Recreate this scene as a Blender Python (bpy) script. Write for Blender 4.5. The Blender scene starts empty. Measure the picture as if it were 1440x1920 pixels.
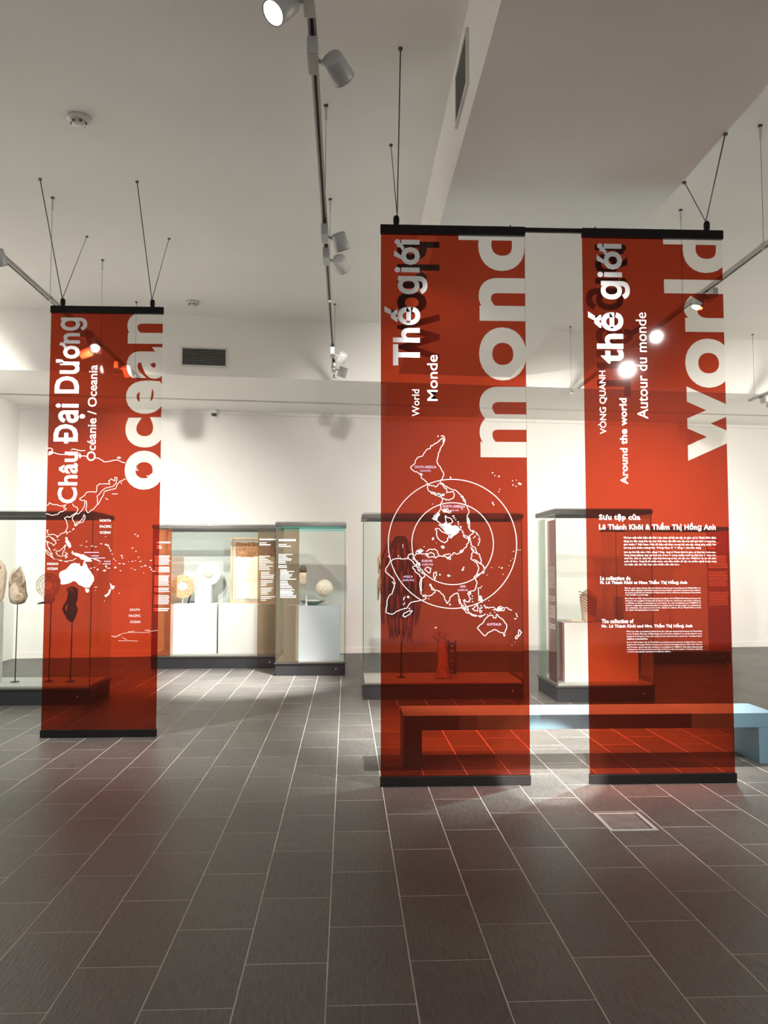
import bpy, bmesh, math, random
from mathutils import Vector, Matrix
from mathutils.geometry import delaunay_2d_cdt
random.seed(7)
S = bpy.context.scene
COL = S.collection
R = math.radians

# ------------------------------------------------------------------ camera
F, CX, CY, CH = 1575.0, 720.0, 960.0, 1.45          # focal length and centre in pixels, eye height
PITCH, YAW = R(3.52), R(2.55)
cam_d = bpy.data.cameras.new('camera'); cam = bpy.data.objects.new('camera', cam_d); COL.objects.link(cam)
cam_d.sensor_fit = 'HORIZONTAL'; cam_d.sensor_width = 36.0; cam_d.lens = F / 1440 * 36; cam_d.clip_start = 0.05
cam.location = (0, 0, CH); cam.rotation_euler = (math.pi / 2 + PITCH, 0, -YAW)
S.camera = cam

# ------------------------------------------------------------------ world, exposure
W = bpy.data.worlds.new('hall_light'); S.world = W; W.use_nodes = True
W.node_tree.nodes['Background'].inputs[0].default_value = (1.0, 0.97, 0.93, 1)
W.node_tree.nodes['Background'].inputs[1].default_value = 0.22
S.view_settings.view_transform = 'Standard'; S.view_settings.look = 'None'
S.view_settings.gamma = 1.0; S.view_settings.use_curve_mapping = False
S.view_settings.exposure = 1.42
S.cycles.use_denoising = True
S.cycles.max_bounces = 7; S.cycles.transparent_max_bounces = 24; S.cycles.diffuse_bounces = 5; S.cycles.glossy_bounces = 2
S.cycles.adaptive_threshold = 0.03
S.cycles.sample_clamp_indirect = 6.0

# ------------------------------------------------------------------ photograph geometry -> world points
def ray(px, py):
    x, v = (px - CX) / F, (py - CY) / F
    fy = math.cos(PITCH) + v * math.sin(PITCH); fz = math.sin(PITCH) - v * math.cos(PITCH)
    return (x * math.cos(YAW) + fy * math.sin(YAW), -x * math.sin(YAW) + fy * math.cos(YAW), fz)
def PY(px, py, Y):
    d = ray(px, py); t = Y / d[1]; return (d[0] * t, CH + d[2] * t)          # (X, Z) on the plane at depth Y
def PZ(px, py, Z):
    d = ray(px, py); t = (Z - CH) / d[2]; return (d[0] * t, d[1] * t)       # (X, Y) on the plane at height Z

# ------------------------------------------------------------------ materials
MATS = {}
def nodes(name):
    m = bpy.data.materials.new(name); m.use_nodes = True; MATS[name] = m
    nt = m.node_tree; return m, nt, nt.nodes, nt.links, nt.nodes['Principled BSDF']
def pm(name, col, rough=0.5, metal=0.0, var=0.06, scale=6.0, bump=0.0, bscale=60.0, spec=0.5, stretch=(1, 1, 1)):
    m, nt, N, L, B = nodes(name)
    B.inputs['Roughness'].default_value = rough; B.inputs['Metallic'].default_value = metal
    B.inputs['Specular IOR Level'].default_value = spec
    tc = N.new('ShaderNodeTexCoord'); mp = N.new('ShaderNodeMapping'); mp.inputs['Scale'].default_value = stretch
    L.new(tc.outputs['Object'], mp.inputs['Vector'])
    no = N.new('ShaderNodeTexNoise'); no.inputs['Scale'].default_value = scale; no.inputs['Detail'].default_value = 3
    L.new(mp.outputs[0], no.inputs['Vector'])
    rp = N.new('ShaderNodeValToRGB')
    rp.color_ramp.elements[0].position = 0.3; rp.color_ramp.elements[1].position = 0.7
    rp.color_ramp.elements[0].color = tuple(c * (1 - var) for c in col) + (1,)
    rp.color_ramp.elements[1].color = tuple(min(1, c * (1 + var)) for c in col) + (1,)
    L.new(no.outputs[0], rp.inputs[0]); L.new(rp.outputs[0], B.inputs['Base Color'])
    if bump:
        n2 = N.new('ShaderNodeTexNoise'); n2.inputs['Scale'].default_value = bscale; n2.inputs['Detail'].default_value = 4
        L.new(mp.outputs[0], n2.inputs['Vector'])
        b = N.new('ShaderNodeBump'); b.inputs['Strength'].default_value = bump; b.inputs['Distance'].default_value = 0.01
        L.new(n2.outputs[0], b.inputs['Height']); L.new(b.outputs[0], B.inputs['Normal'])
    return m
def film(name, tint, gloss=0.05, rough=0.03, haze=0.0, hazecol=(1, 1, 1), power=5.0):
    """Thin clear or dyed sheet: transmits with a tint, mirrors at its surface, scatters a little."""
    m, nt, N, L, B = nodes(name); N.remove(B)
    out = N['Material Output']
    tr = N.new('ShaderNodeBsdfTransparent'); tr.inputs[0].default_value = tint + (1,)
    last = tr
    if haze:
        df = N.new('ShaderNodeBsdfDiffuse'); df.inputs[0].default_value = hazecol + (1,)
        mx = N.new('ShaderNodeMixShader'); mx.inputs[0].default_value = haze
        L.new(tr.outputs[0], mx.inputs[1]); L.new(df.outputs[0], mx.inputs[2]); last = mx
    gl = N.new('ShaderNodeBsdfGlossy'); gl.inputs['Roughness'].default_value = rough; gl.inputs[0].default_value = (1, 1, 1, 1)
    fr = N.new('ShaderNodeFresnel'); fr.inputs[0].default_value = 1.45
    mt = N.new('ShaderNodeMath'); mt.operation = 'MULTIPLY'; mt.inputs[1].default_value = gloss / 0.04
    L.new(fr.outputs[0], mt.inputs[0])
    m2 = N.new('ShaderNodeMixShader'); L.new(mt.outputs[0], m2.inputs[0])
    L.new(last.outputs[0], m2.inputs[1]); L.new(gl.outputs[0], m2.inputs[2]); L.new(m2.outputs[0], out.inputs[0])
    return m
def emit(name, col, s):
    m, nt, N, L, B = nodes(name)
    B.inputs['Base Color'].default_value = (0.8, 0.8, 0.8, 1)
    B.inputs['Emission Color'].default_value = col + (1,); B.inputs['Emission Strength'].default_value = s
    m.cycles.emission_sampling = 'NONE'
    return m

pm('wall_paint', (0.80, 0.785, 0.75), 0.75, var=0.015, scale=1.5, bump=0.03, bscale=180)
pm('ceiling_paint', (0.82, 0.805, 0.77), 0.8, var=0.02, scale=1.0, bump=0.03, bscale=150)
pm('grout', (0.52, 0.48, 0.43), 0.9, var=0.25, scale=3.0)
pm('black_base', (0.018, 0.020, 0.024), 0.38, var=0.2, scale=3)
pm('bar_black', (0.006, 0.005, 0.005), 0.5, var=0.2, scale=8, spec=0.25)
pm('case_metal', (0.10, 0.098, 0.092), 0.35, 0.7, var=0.1, scale=5)
pm('rail_metal', (0.40, 0.385, 0.36), 0.38, 0.6, var=0.06, scale=9)
pm('dark_slot', (0.02, 0.017, 0.014), 0.6)
pm('lamp_grey', (0.50, 0.51, 0.51), 0.4, 0.15, var=0.04, scale=10)
pm('vent_grey', (0.17, 0.165, 0.155), 0.5)
pm('lamp_dark', (0.05, 0.05, 0.05), 0.4)
pm('cable_steel', (0.10, 0.095, 0.085), 0.4, 0.6)
pm('white_plastic', (0.66, 0.65, 0.62), 0.45, var=0.03)
pm('plinth_white', (0.80, 0.80, 0.78), 0.6, var=0.015, scale=2)
pm('plinth_blue_cast', (0.55, 0.64, 0.70), 0.55, var=0.05, scale=2)  # white plinth with blue reflected light put into its colour
pm('case_back', (0.46, 0.49, 0.465), 0.7, var=0.02)
pm('case_deck', (0.50, 0.52, 0.50), 0.5, var=0.05)
pm('bench_blue', (0.12, 0.205, 0.265), 0.45, var=0.05, scale=3, bump=0.02)
pm('vinyl_white', (0.88, 0.89, 0.90), 0.45, var=0.01)
pm('vinyl_backlit', (0.06, 0.02, 0.018), 0.6, var=0.05)  # white letters on the reverse, painted dark as they look against the light
pm('vinyl_lilac', (0.66, 0.52, 0.74), 0.5, var=0.02)
pm('print_pale', (0.92, 0.76, 0.70), 0.5, var=0.02)
pm('steel_frame', (0.50, 0.50, 0.47), 0.4, 0.3, var=0.06)
pm('hatch_stone', (0.13, 0.12, 0.115), 0.5, var=0.25, scale=9, bump=0.1)
pm('wood_pale', (0.62, 0.42, 0.26), 0.5, var=0.15, scale=14, stretch=(1, 1, 0.2))
pm('wood_mask', (0.42, 0.30, 0.21), 0.6, var=0.4, scale=22, bump=0.25, bscale=70)
pm('mask_pale', (0.78, 0.60, 0.46), 0.5, var=0.12, scale=20, bump=0.1)
pm('wood_dark', (0.075, 0.05, 0.04), 0.55, var=0.4, scale=18, bump=0.3, bscale=60)
pm('shell', (0.80, 0.70, 0.60), 0.45, var=0.15, scale=30)
pm('straw', (0.50, 0.34, 0.20), 0.8, var=0.4, scale=30, bump=0.5, bscale=90, stretch=(1, 1, 0.12))
pm('straw_dark', (0.14, 0.075, 0.045), 0.85, var=0.4, scale=26, bump=0.5, bscale=80, stretch=(1, 1, 0.12))
pm('basket_tan', (0.62, 0.42, 0.24), 0.6, var=0.25, scale=24)
pm('basket_cream', (0.86, 0.80, 0.68), 0.6, var=0.08, scale=20)
pm('cloth_cream', (0.84, 0.72, 0.55), 0.85, var=0.10, scale=9, bump=0.3, bscale=50)
pm('cloth_rust', (0.42, 0.20, 0.10), 0.85, var=0.35, scale=24, bump=0.3, bscale=60)
pm('mat_grey', (0.48, 0.46, 0.42), 0.8, var=0.03)
pm('bowl_green', (0.10, 0.16, 0.13), 0.4, var=0.2)
pm('stripe_dark', (0.12, 0.07, 0.05), 0.7)
pm('black_rod', (0.015, 0.014, 0.013), 0.4, 0.3)
pm('teal_panel', (0.16, 0.46, 0.42), 0.35, var=0.15, scale=4)
emit('lamp_glow', (1.0, 0.95, 0.86), 22.0)
emit('lamp_glow_soft', (1.0, 0.94, 0.84), 9.0)
film('red_film', (0.44, 0.042, 0.012), gloss=0.035, rough=0.035, haze=0.02, hazecol=(0.50, 0.10, 0.05))
film('clear_film', (0.955, 0.945, 0.925), gloss=0.004, rough=0.05, haze=0.01, hazecol=(0.8, 0.78, 0.72))
film('case_glass', (0.92, 0.955, 0.94), gloss=0.022, rough=0.01)
film('amber_film', (0.62, 0.19, 0.08), gloss=0.03, rough=0.04, haze=0.13, hazecol=(0.60, 0.20, 0.10))
film('olive_film', (0.46, 0.35, 0.24), gloss=0.03, rough=0.04, haze=0.13, hazecol=(0.34, 0.30, 0.22))  # same strip film as the amber, with greenish reflections mixed into its colour
film('teal_refraction', (0.45, 0.78, 0.74), gloss=0.03, rough=0.03, haze=0.15, hazecol=(0.25, 0.60, 0.55))
film('mint_film', (0.88, 0.96, 0.90), gloss=0.02, rough=0.02, haze=0.2, hazecol=(0.75, 0.88, 0.78))

def tile_mat():
    m, nt, N, L, B = nodes('floor_tile')
    tc = N.new('ShaderNodeTexCoord'); geo = N.new('ShaderNodeNewGeometry'); oi = N.new('ShaderNodeObjectInfo')
    mp = N.new('ShaderNodeMapping'); mp.inputs['Scale'].default_value = (58, 8, 1); mp.inputs['Rotation'].default_value = (0, 0, 0.30)
    L.new(geo.outputs['Position'], mp.inputs[0])
    n1 = N.new('ShaderNodeTexNoise'); n1.inputs['Scale'].default_value = 1.6; n1.inputs['Detail'].default_value = 5; n1.inputs['Roughness'].default_value = 0.65
    L.new(mp.outputs[0], n1.inputs['Vector'])
    n2 = N.new('ShaderNodeTexNoise'); n2.inputs['Scale'].default_value = 1.7; n2.inputs['Detail'].default_value = 4
    L.new(geo.outputs['Position'], n2.inputs['Vector'])
    r1 = N.new('ShaderNodeValToRGB'); r1.color_ramp.elements[0].position = 0.30; r1.color_ramp.elements[1].position = 0.72
    r1.color_ramp.elements[0].color = (0.046, 0.045, 0.043, 1); r1.color_ramp.elements[1].color = (0.108, 0.105, 0.098, 1)
    L.new(n1.outputs[0], r1.inputs[0])
    r2 = N.new('ShaderNodeValToRGB'); r2.color_ramp.elements[0].position = 0.35; r2.color_ramp.elements[1].position = 0.68
    r2.color_ramp.elements[0].color = (0.82, 0.82, 0.83, 1); r2.color_ramp.elements[1].color = (1.12, 1.09, 1.05, 1)
    L.new(n2.outputs[0], r2.inputs[0])
    mx = N.new('ShaderNodeMix'); mx.data_type = 'RGBA'; mx.blend_type = 'MULTIPLY'; mx.inputs[0].default_value = 1
    L.new(r1.outputs[0], mx.inputs[6]); L.new(r2.outputs[0], mx.inputs[7])
    rr = N.new('ShaderNodeMapRange'); rr.inputs[3].default_value = 0.86; rr.inputs[4].default_value = 1.14
    L.new(oi.outputs['Random'], rr.inputs[0])
    sc = N.new('ShaderNodeVectorMath'); sc.operation = 'SCALE'; L.new(mx.outputs[2], sc.inputs[0]); L.new(rr.outputs[0], sc.inputs['Scale'])
    L.new(sc.outputs[0], B.inputs['Base Color'])
    rg = N.new('ShaderNodeMapRange'); rg.inputs[3].default_value = 0.36; rg.inputs[4].default_value = 0.52
    L.new(n2.outputs[0], rg.inputs[0]); L.new(rg.outputs[0], B.inputs['Roughness'])
    b = N.new('ShaderNodeBump'); b.inputs['Strength'].default_value = 0.35; b.inputs['Distance'].default_value = 0.004
    L.new(n1.outputs[0], b.inputs['Height']); L.new(b.outputs[0], B.inputs['Normal'])
tile_mat()

# ------------------------------------------------------------------ mesh building
class MB:
    """Collects shapes in world coordinates; build() links them as one mesh object."""
    def __init__(s): s.v, s.f = [], []
    def add(s, vs, fs):
        n = len(s.v); s.v += [tuple(v) for v in vs]; s.f += [tuple(i + n for i in f) for f in fs]; return s
    def box(s, x0, x1, y0, y1, z0, z1, b=0.0):
        if b <= 0:
            return s.add([(x0, y0, z0), (x1, y0, z0), (x1, y1, z0), (x0, y1, z0), (x0, y0, z1), (x1, y0, z1), (x1, y1, z1), (x0, y1, z1)],
                         [(3, 2, 1, 0), (4, 5, 6, 7), (0, 1, 5, 4), (1, 2, 6, 5), (2, 3, 7, 6), (3, 0, 4, 7)])
        bm = bmesh.new(); bmesh.ops.create_cube(bm, size=1)
        for v in bm.verts:
            v.co = Vector(((x0 + x1) / 2 + v.co.x * (x1 - x0), (y0 + y1) / 2 + v.co.y * (y1 - y0), (z0 + z1) / 2 + v.co.z * (z1 - z0)))
        bmesh.ops.bevel(bm, geom=bm.edges[:], offset=b, segments=2, affect='EDGES', profile=0.6)
        return s.bm(bm)
    def bm(s, bm, M=None):
        bm.verts.index_update(); n = len(s.v)
        s.v += [tuple((M @ v.co) if M else v.co) for v in bm.verts]
        s.f += [tuple(v.index + n for v in f.verts) for f in bm.faces]; bm.free(); return s
    def tube(s, pts, r, n=8, caps=True):
        pts = [Vector(p) for p in pts]; rs = r if isinstance(r, (list, tuple)) else [r] * len(pts)
        base = len(s.v); up = None
        for i, p in enumerate(pts):
            d = (pts[min(i + 1, len(pts) - 1)] - pts[max(i - 1, 0)]).normalized()
            if up is None: up = Vector((0, 0, 1)) if abs(d.z) < 0.9 else Vector((1, 0, 0))
            a = d.cross(up).normalized(); b = a.cross(d).normalized(); up = b
            for k in range(n):
                t = 2 * math.pi * k / n; s.v.append(tuple(p + (a * math.cos(t) + b * math.sin(t)) * rs[i]))
        for i in range(len(pts) - 1):
            for k in range(n):
                s.f.append((base + i * n + k, base + i * n + (k + 1) % n, base + (i + 1) * n + (k + 1) % n, base + (i + 1) * n + k))
        if caps:
            s.f.append(tuple(base + k for k in reversed(range(n)))); s.f.append(tuple(base + (len(pts) - 1) * n + k for k in range(n)))
        return s
    def loft(s, prof, n=20, M=None, caps=True):
        """prof: (z, rx, ry, cx, cy)"""
        base = len(s.v)
        for z, rx, ry, cx, cy in prof:
            for k in range(n):
                t = 2 * math.pi * k / n; p = Vector((cx + rx * math.cos(t), cy + ry * math.sin(t), z))
                s.v.append(tuple(M @ p if M else p))
        for i in range(len(prof) - 1):
            for k in range(n):
                s.f.append((base + i * n + k, base + i * n + (k + 1) % n, base + (i + 1) * n + (k + 1) % n, base + (i + 1) * n + k))
        if caps:
            s.f.append(tuple(base + k for k in reversed(range(n)))); s.f.append(tuple(base + (len(prof) - 1) * n + k for k in range(n)))
        return s
    def lathe(s, prof, c, n=28, M=None, caps=False):
        return s.loft([(z, r, r, 0, 0) for r, z in prof], n, Matrix.Translation(c) @ (M or Matrix()), caps)
    def torus(s, c, R0, r, M=None, n=32, k=8):
        base = len(s.v); M = Matrix.Translation(c) @ (M or Matrix())
        for i in range(n):
            for j in range(k):
                a, b = 2 * math.pi * i / n, 2 * math.pi * j / k
                s.v.append(tuple(M @ Vector(((R0 + r * math.cos(b)) * math.cos(a), (R0 + r * math.cos(b)) * math.sin(a), r * math.sin(b)))))
        for i in range(n):
            for j in range(k):
                s.f.append((base + i * k + j, base + ((i + 1) % n) * k + j, base + ((i + 1) % n) * k + (j + 1) % k, base + i * k + (j + 1) % k))
        return s
    def build(s, name, mat, parent=None, smooth=False):
        o0 = origin(parent) if parent else Vector((0, 0, 0))
        me = bpy.data.meshes.new(name); me.from_pydata([tuple(Vector(v) - o0) for v in s.v], [], s.f); me.update()
        bm = bmesh.new(); bm.from_mesh(me); bmesh.ops.recalc_face_normals(bm, faces=bm.faces[:]); bm.to_mesh(me); bm.free()
        if mat: me.materials.append(MATS[mat])
        if smooth: me.shade_smooth()
        o = bpy.data.objects.new(name, me); COL.objects.link(o)
        if parent: o.parent = parent
        return o
def origin(o):
    v = Vector((0, 0, 0))
    while o: v += o.location; o = o.parent
    return v
def tag(o, label, cat, group=None):
    o['label'] = label; o['category'] = cat
    if group: o['group'] = group
    return o
def thing(name, label, cat, loc, group=None):
    o = bpy.data.objects.new(name, None); COL.objects.link(o); o.location = loc; o.empty_display_size = 0.1
    return tag(o, label, cat, group)
def struct(o):
    o['kind'] = 'structure'; return o
def bx(*a): return MB().box(*a)
def pane(x0, x1, y0, y1, z0, z1, face):
    """glass sheet: one large optical face plus its four polished edges"""
    m = MB().box(x0, x1, y0, y1, z0, z1); drop = {'front': 4, 'back': 2, 'left': 3, 'right': 5, 'top': 0}[face]
    m.f.pop(drop); return m
ROTX = Matrix.Rotation(math.pi / 2, 4, 'X')

# ------------------------------------------------------------------ room shell
ZC = 4.70                                   # main ceiling
ZS = 4.02                                   # underside of the long bulkhead
ZB = 3.90                                   # underside of the cross bulkhead
SK = 0.105                                  # back wall runs a little askew to the tile grid
def ywall(x): return 13.75 + SK * x
def yface(x): return 11.15 + SK * x
XL, XR, YN = -8.0, 9.5, -4.0
def slab(x0, x1, f0, f1, z0, z1):
    """block whose near and far faces follow f0(x), f1(x)"""
    return MB().add([(x0, f0(x0), z0), (x1, f0(x1), z0), (x1, f1(x1), z0), (x0, f1(x0), z0),
                     (x0, f0(x0), z1), (x1, f0(x1), z1), (x1, f1(x1), z1), (x0, f1(x0), z1)],
                    [(3, 2, 1, 0), (4, 5, 6, 7), (0, 1, 5, 4), (1, 2, 6, 5), (2, 3, 7, 6), (3, 0, 4, 7)])
floor = struct(bx(XL, XR, YN, 15.2, -0.2, -0.0006).build('floor', 'grout'))
struct(bx(XL, XR, YN, 15.2, ZC, ZC + 0.2).build('ceiling', 'ceiling_paint'))
struct(slab(XL, XR, ywall, lambda x: ywall(x) + 0.2, -0.2, ZC).build('wall_back', 'wall_paint'))
struct(bx(XL - 0.2, XL, YN, 15.2, -0.2, ZC).build('wall_left', 'wall_paint'))
struct(bx(XR, XR + 0.2, YN, 15.2, -0.2, ZC).build('wall_right', 'wall_paint'))
SX0, SX1 = 0.70, 2.26
struct(slab(SX0, SX1, lambda x: YN, yface, ZS, ZC).build('trim_1', 'ceiling_paint'))          # long ceiling bulkhead
struct(slab(XL, XR, yface, ywall, ZB, ZC).build('trim_2', 'ceiling_paint'))                  # cross bulkhead
t3 = struct(slab(-5.1, XR, lambda x: ywall(x) - 1.02, lambda x: ywall(x) - 0.94, ZB - 0.006, ZB + 0.0).build('trim_3', 'rail_metal'))   # slot diffuser
struct(slab(-5.1, XR, lambda x: ywall(x) - 0.04, ywall, ZB - 0.05, ZB).build('trim_4', 'wall_paint'))
struct(slab(XL, -5.1, lambda x: ywall(x) - 1.3, ywall, 0, ZB).build('trim_5', 'wall_paint'))                # pier
struct(slab(-5.1, XR, lambda x: ywall(x) - 0.012, ywall, 0, 0.09).build('baseboard_back', 'ceiling_paint'))

# floor tiles: 0.30 x 0.60 m, half-bond; grid taken from the joints
TW, TL, G = 0.3, 0.6, 0.0046
GX = PZ(609, 1920, 0)[0]; GY = PZ(700, 1884, 0)[1]
def project(x, y, z):
    dx, dy, dz = x, y, z - CH
    f = dx * math.sin(YAW) + dy * math.cos(YAW); r = dx * math.cos(YAW) - dy * math.sin(YAW)
    cf = f * math.cos(PITCH) + dz * math.sin(PITCH); cu = -f * math.sin(PITCH) + dz * math.cos(PITCH)
    return (CX + F * r / cf, CY - F * cu / cf, cf)
HATCH = [PZ(1110, 1525, 0), PZ(1200, 1524, 0), PZ(1232, 1557, 0), PZ(1145, 1559, 0)]
def tile_shape(x0, x1, y0, y1):
    b, c, d = 0.0004, 0.0, -0.012
    return ([(x0, y0, d), (x1, y0, d), (x1, y1, d), (x0, y1, d), (x0, y0, -b), (x1, y0, -b), (x1, y1, -b), (x0, y1, -b),
             (x0 + b, y0 + b, c), (x1 - b, y0 + b, c), (x1 - b, y1 - b, c), (x0 + b, y1 - b, c)],
            [(0, 1, 5, 4), (1, 2, 6, 5), (2, 3, 7, 6), (3, 0, 4, 7), (4, 5, 9, 8), (5, 6, 10, 9), (6, 7, 11, 10), (7, 4, 8, 11), (8, 9, 10, 11)])
cands, rest = [], []
for i in range(-26, 30):
    off = 0.0 if i % 2 == 0 else TL / 2
    x0, x1 = GX + i * TW + G / 2, GX + (i + 1) * TW - G / 2
    for j in range(-9, 24):
        y0, y1 = GY + off + j * TL + G / 2, GY + off + (j + 1) * TL - G / 2
        if x1 < XL or x0 > XR or y0 > 15.1 or y1 < YN: continue
        cx, cy = (x0 + x1) / 2, (y0 + y1) / 2
        a = 0
        if y0 > 0.6:
            p = [project(x, y, 0) for x, y in ((x0, y0), (x1, y0), (x1, y1), (x0, y1))]
            p = [(min(max(q[0], 0), 1440), min(max(q[1], 0), 1920)) for q in p]
            a = abs(sum(p[k][0] * p[(k + 1) % 4][1] - p[(k + 1) % 4][0] * p[k][1] for k in range(4))) / 2
        cands.append((a, cx, cy))
cands.sort(reverse=True)
tv, tf = tile_shape(-TW / 2 + G / 2, TW / 2 - G / 2, -TL / 2 + G / 2, TL / 2 - G / 2)
tile_me = bpy.data.meshes.new('tile'); tile_me.from_pydata(tv, [], tf); tile_me.materials.append(MATS['floor_tile'])
rb = MB()
for k, (a, cx, cy) in enumerate(cands):
    if k < 300 and a > 0:
        o = bpy.data.objects.new('tile', tile_me); COL.objects.link(o); o.parent = floor; o.location = (cx, cy, random.uniform(-0.0002, 0))
    else:
        v, f = tile_shape(cx - TW / 2 + G / 2, cx + TW / 2 - G / 2, cy - TL / 2 + G / 2, cy + TL / 2 - G / 2); rb.add(v, f)
o = rb.build('tiles', 'floor_tile', floor); o['kind'] = 'stuff'

# floor access hatch, set flush into the tiles
hx0, hx1 = (HATCH[0][0] + HATCH[3][0]) / 2, (HATCH[1][0] + HATCH[2][0]) / 2
hy0, hy1 = (HATCH[2][1] + HATCH[3][1]) / 2, (HATCH[0][1] + HATCH[1][1]) / 2
h = thing('floor_hatch', 'small steel-framed access hatch set flush into the dark tiled floor', 'floor hatch', ((hx0 + hx1) / 2, (hy0 + hy1) / 2, 0))
fb = MB(); w = 0.022
fb.box(hx0, hx1, hy0, hy0 + w, 0, 0.003).box(hx0, hx1, hy1 - w, hy1, 0, 0.003).box(hx0, hx0 + w, hy0 + w, hy1 - w, 0, 0.003).box(hx1 - w, hx1, hy0 + w, hy1 - w, 0, 0.003)
fb.build('frame', 'steel_frame', h)
bx(hx0 + w, hx1 - w, hy0 + w, hy1 - w, 0.0002, 0.0012).build('cover', 'hatch_stone', h)
bx(hx0 + w, hx1 - w, hy0 + w, hy0 + w + 0.006, 0.0012, 0.0016).build('gap', 'dark_slot', h)
bx(hx1 - w - 0.008, hx1 - w, hy0 + w + 0.006, hy1 - w, 0.0012, 0.0016).build('gap', 'dark_slot', h)

# ------------------------------------------------------------------ lettering
def text_mesh(s, weight, res, space):
    c = bpy.data.curves.new('text', 'FONT'); c.body = s; c.resolution_u = res; c.offset = weight; c.space_character = space
    o = bpy.data.objects.new('text', c); COL.objects.link(o)
    bpy.context.view_layer.update()
    me = bpy.data.meshes.new_from_object(o.evaluated_get(bpy.context.evaluated_depsgraph_get()))
    vs = [(v.co.x, v.co.y) for v in me.vertices]; fs = [tuple(p.vertices) for p in me.polygons]
    bpy.data.objects.remove(o); bpy.data.curves.remove(c); bpy.data.meshes.remove(me)
    return vs, fs
def text2d(s, weight=0.0, res=3):
    space = 1.0 + weight * 2.2
    s = s.replace('g', '\u0261'); plain = s.replace('ơ', 'o').replace('ớ', 'ó').replace('Đ', 'D')
    vs, fs = text_mesh(plain, weight, res, space)
    n1 = len(vs)
    if res > 2 and weight:                      # a lighter copy just beneath closes pinholes where an arch meets its stem
        for w2 in (weight * .66, weight * .33):
            v2, f2_ = text_mesh(plain, w2, res, space); n = len(vs); vs += v2; fs += [tuple(i + n for i in f) for f in f2_]
    n2 = len(vs)
    if res > 1 and plain != s:                  # the horn of o-horn and the bar of D-stroke are strokes of their own
        for i, ch in enumerate(s):
            if ch not in 'ơớĐ': continue
            pv = text_mesh(plain[:i] + ('o' if ch != 'Đ' else 'D'), weight, res, space)[0]
            gl = text_mesh('o' if ch != 'Đ' else 'D', weight, res, space)[0]
            wd = max(v[0] for v in gl) - min(v[0] for v in gl); xr = max(v[0] for v in pv); xl = xr - wd; h = max(v[1] for v in gl)
            t = 0.035 + weight; n = len(vs)
            if ch == 'Đ':
                vs += [(xl - .07, h * .46 - t), (xl + wd * .50, h * .46 - t), (xl + wd * .50, h * .46 + t), (xl - .07, h * .46 + t)]; fs.append((n, n + 1, n + 2, n + 3))
            else:
                c = [(xr - .10, h - .05), (xr - .03, h - .035), (xr + .04, h + .01), (xr + .06, h + .10)]
                w_ = [.5, .9, 1.1, 1.2]
                vs += [(p[0] + t * k * .35, p[1] - t * k) if q_ < 2 else (p[0] + t * k, p[1] - t * k * .3) for q_, (p, k) in enumerate(zip(c, w_))]
                vs += [(p[0] - t * k * .35, p[1] + t * k * .6) if q_ < 2 else (p[0] - t * k * .8, p[1] + t * k * .3) for q_, (p, k) in enumerate(zip(c, w_))]
                fs += [(n + k, n + k + 1, n + 5 + k, n + 4 + k) for k in range(3)]
    x0, x1 = min(v[0] for v in vs), max(v[0] for v in vs); y0, y1 = min(v[1] for v in vs), max(v[1] for v in vs)
    return [((x - x0) / (x1 - x0), (y - y0) / (y1 - y0), 0.0004 if n1 <= i < n2 else (-0.0003 if i >= n2 else 0)) for i, (x, y) in enumerate(vs)], fs       # unit ink box, depth layer
def place_up(t, X0, X1, Z0, Z1, mirror=False):
    """reads upward: text x -> +Z, text y -> -X (or +X on the reverse of a sheet)"""
    vs, fs = t
    return [((X0 + y * (X1 - X0)) if mirror else (X1 - y * (X1 - X0)), Z0 + x * (Z1 - Z0), l) for x, y, l in vs], fs
def place_flat(t, X0, X1, Z0, Z1):
    vs, fs = t
    return [(X0 + x * (X1 - X0), Z0 + y * (Z1 - Z0), l) for x, y, l in vs], fs
def flat(pv, Y):                               # (X,Z,layer) list -> MB at depth Y
    vs, fs = pv; m = MB(); m.add([(x, Y + l, z) for x, z, l in vs], fs); return m
def ribbon(pts, w, Y, closed=False, m=None):
    """constant-width printed line through (X,Z) points"""
    m = m or MB(); pts = [Vector(p) for p in pts]
    if closed: pts = pts + [pts[0]]
    n = len(pts); L_, R_ = [], []
    for i, p in enumerate(pts):
        a = pts[i - 1] if i else (pts[-2] if closed else p); b = pts[i + 1] if i < n - 1 else (pts[1] if closed else p)
        d = (b - a)
        d = d.normalized() if d.length > 1e-9 else Vector((1, 0))
        nn = Vector((-d.y, d.x)) * w / 2
        L_.append(p + nn); R_.append(p - nn)
    m.add([(q.x, Y, q.y) for q in L_ + R_], [(i, i + 1, n + i + 1, n + i) for i in range(n - 1)])
    return m
def wiggle(pts, closed=False, amp=0.006, sub=3):
    """coastline roughness between traced points"""
    out = []; n = len(pts)
    for i in range(n if closed else n - 1):
        a, b = pts[i], pts[(i + 1) % n]
        for k in range(sub):
            t = k / sub; j = 0 if k == 0 else amp
            out.append((a[0] + (b[0] - a[0]) * t + random.uniform(-j, j), a[1] + (b[1] - a[1]) * t + random.uniform(-j, j)))
    if not closed: out.append(pts[-1])
    return out
def poly(pts, Y, m=None):
    m = m or MB()
    r = delaunay_2d_cdt([Vector(p) for p in pts], [], [list(range(len(pts)))], 1, 1e-6)
    m.add([(v.x, Y, v.y) for v in r[0]], [tuple(f) for f in r[2]]); return m

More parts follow.
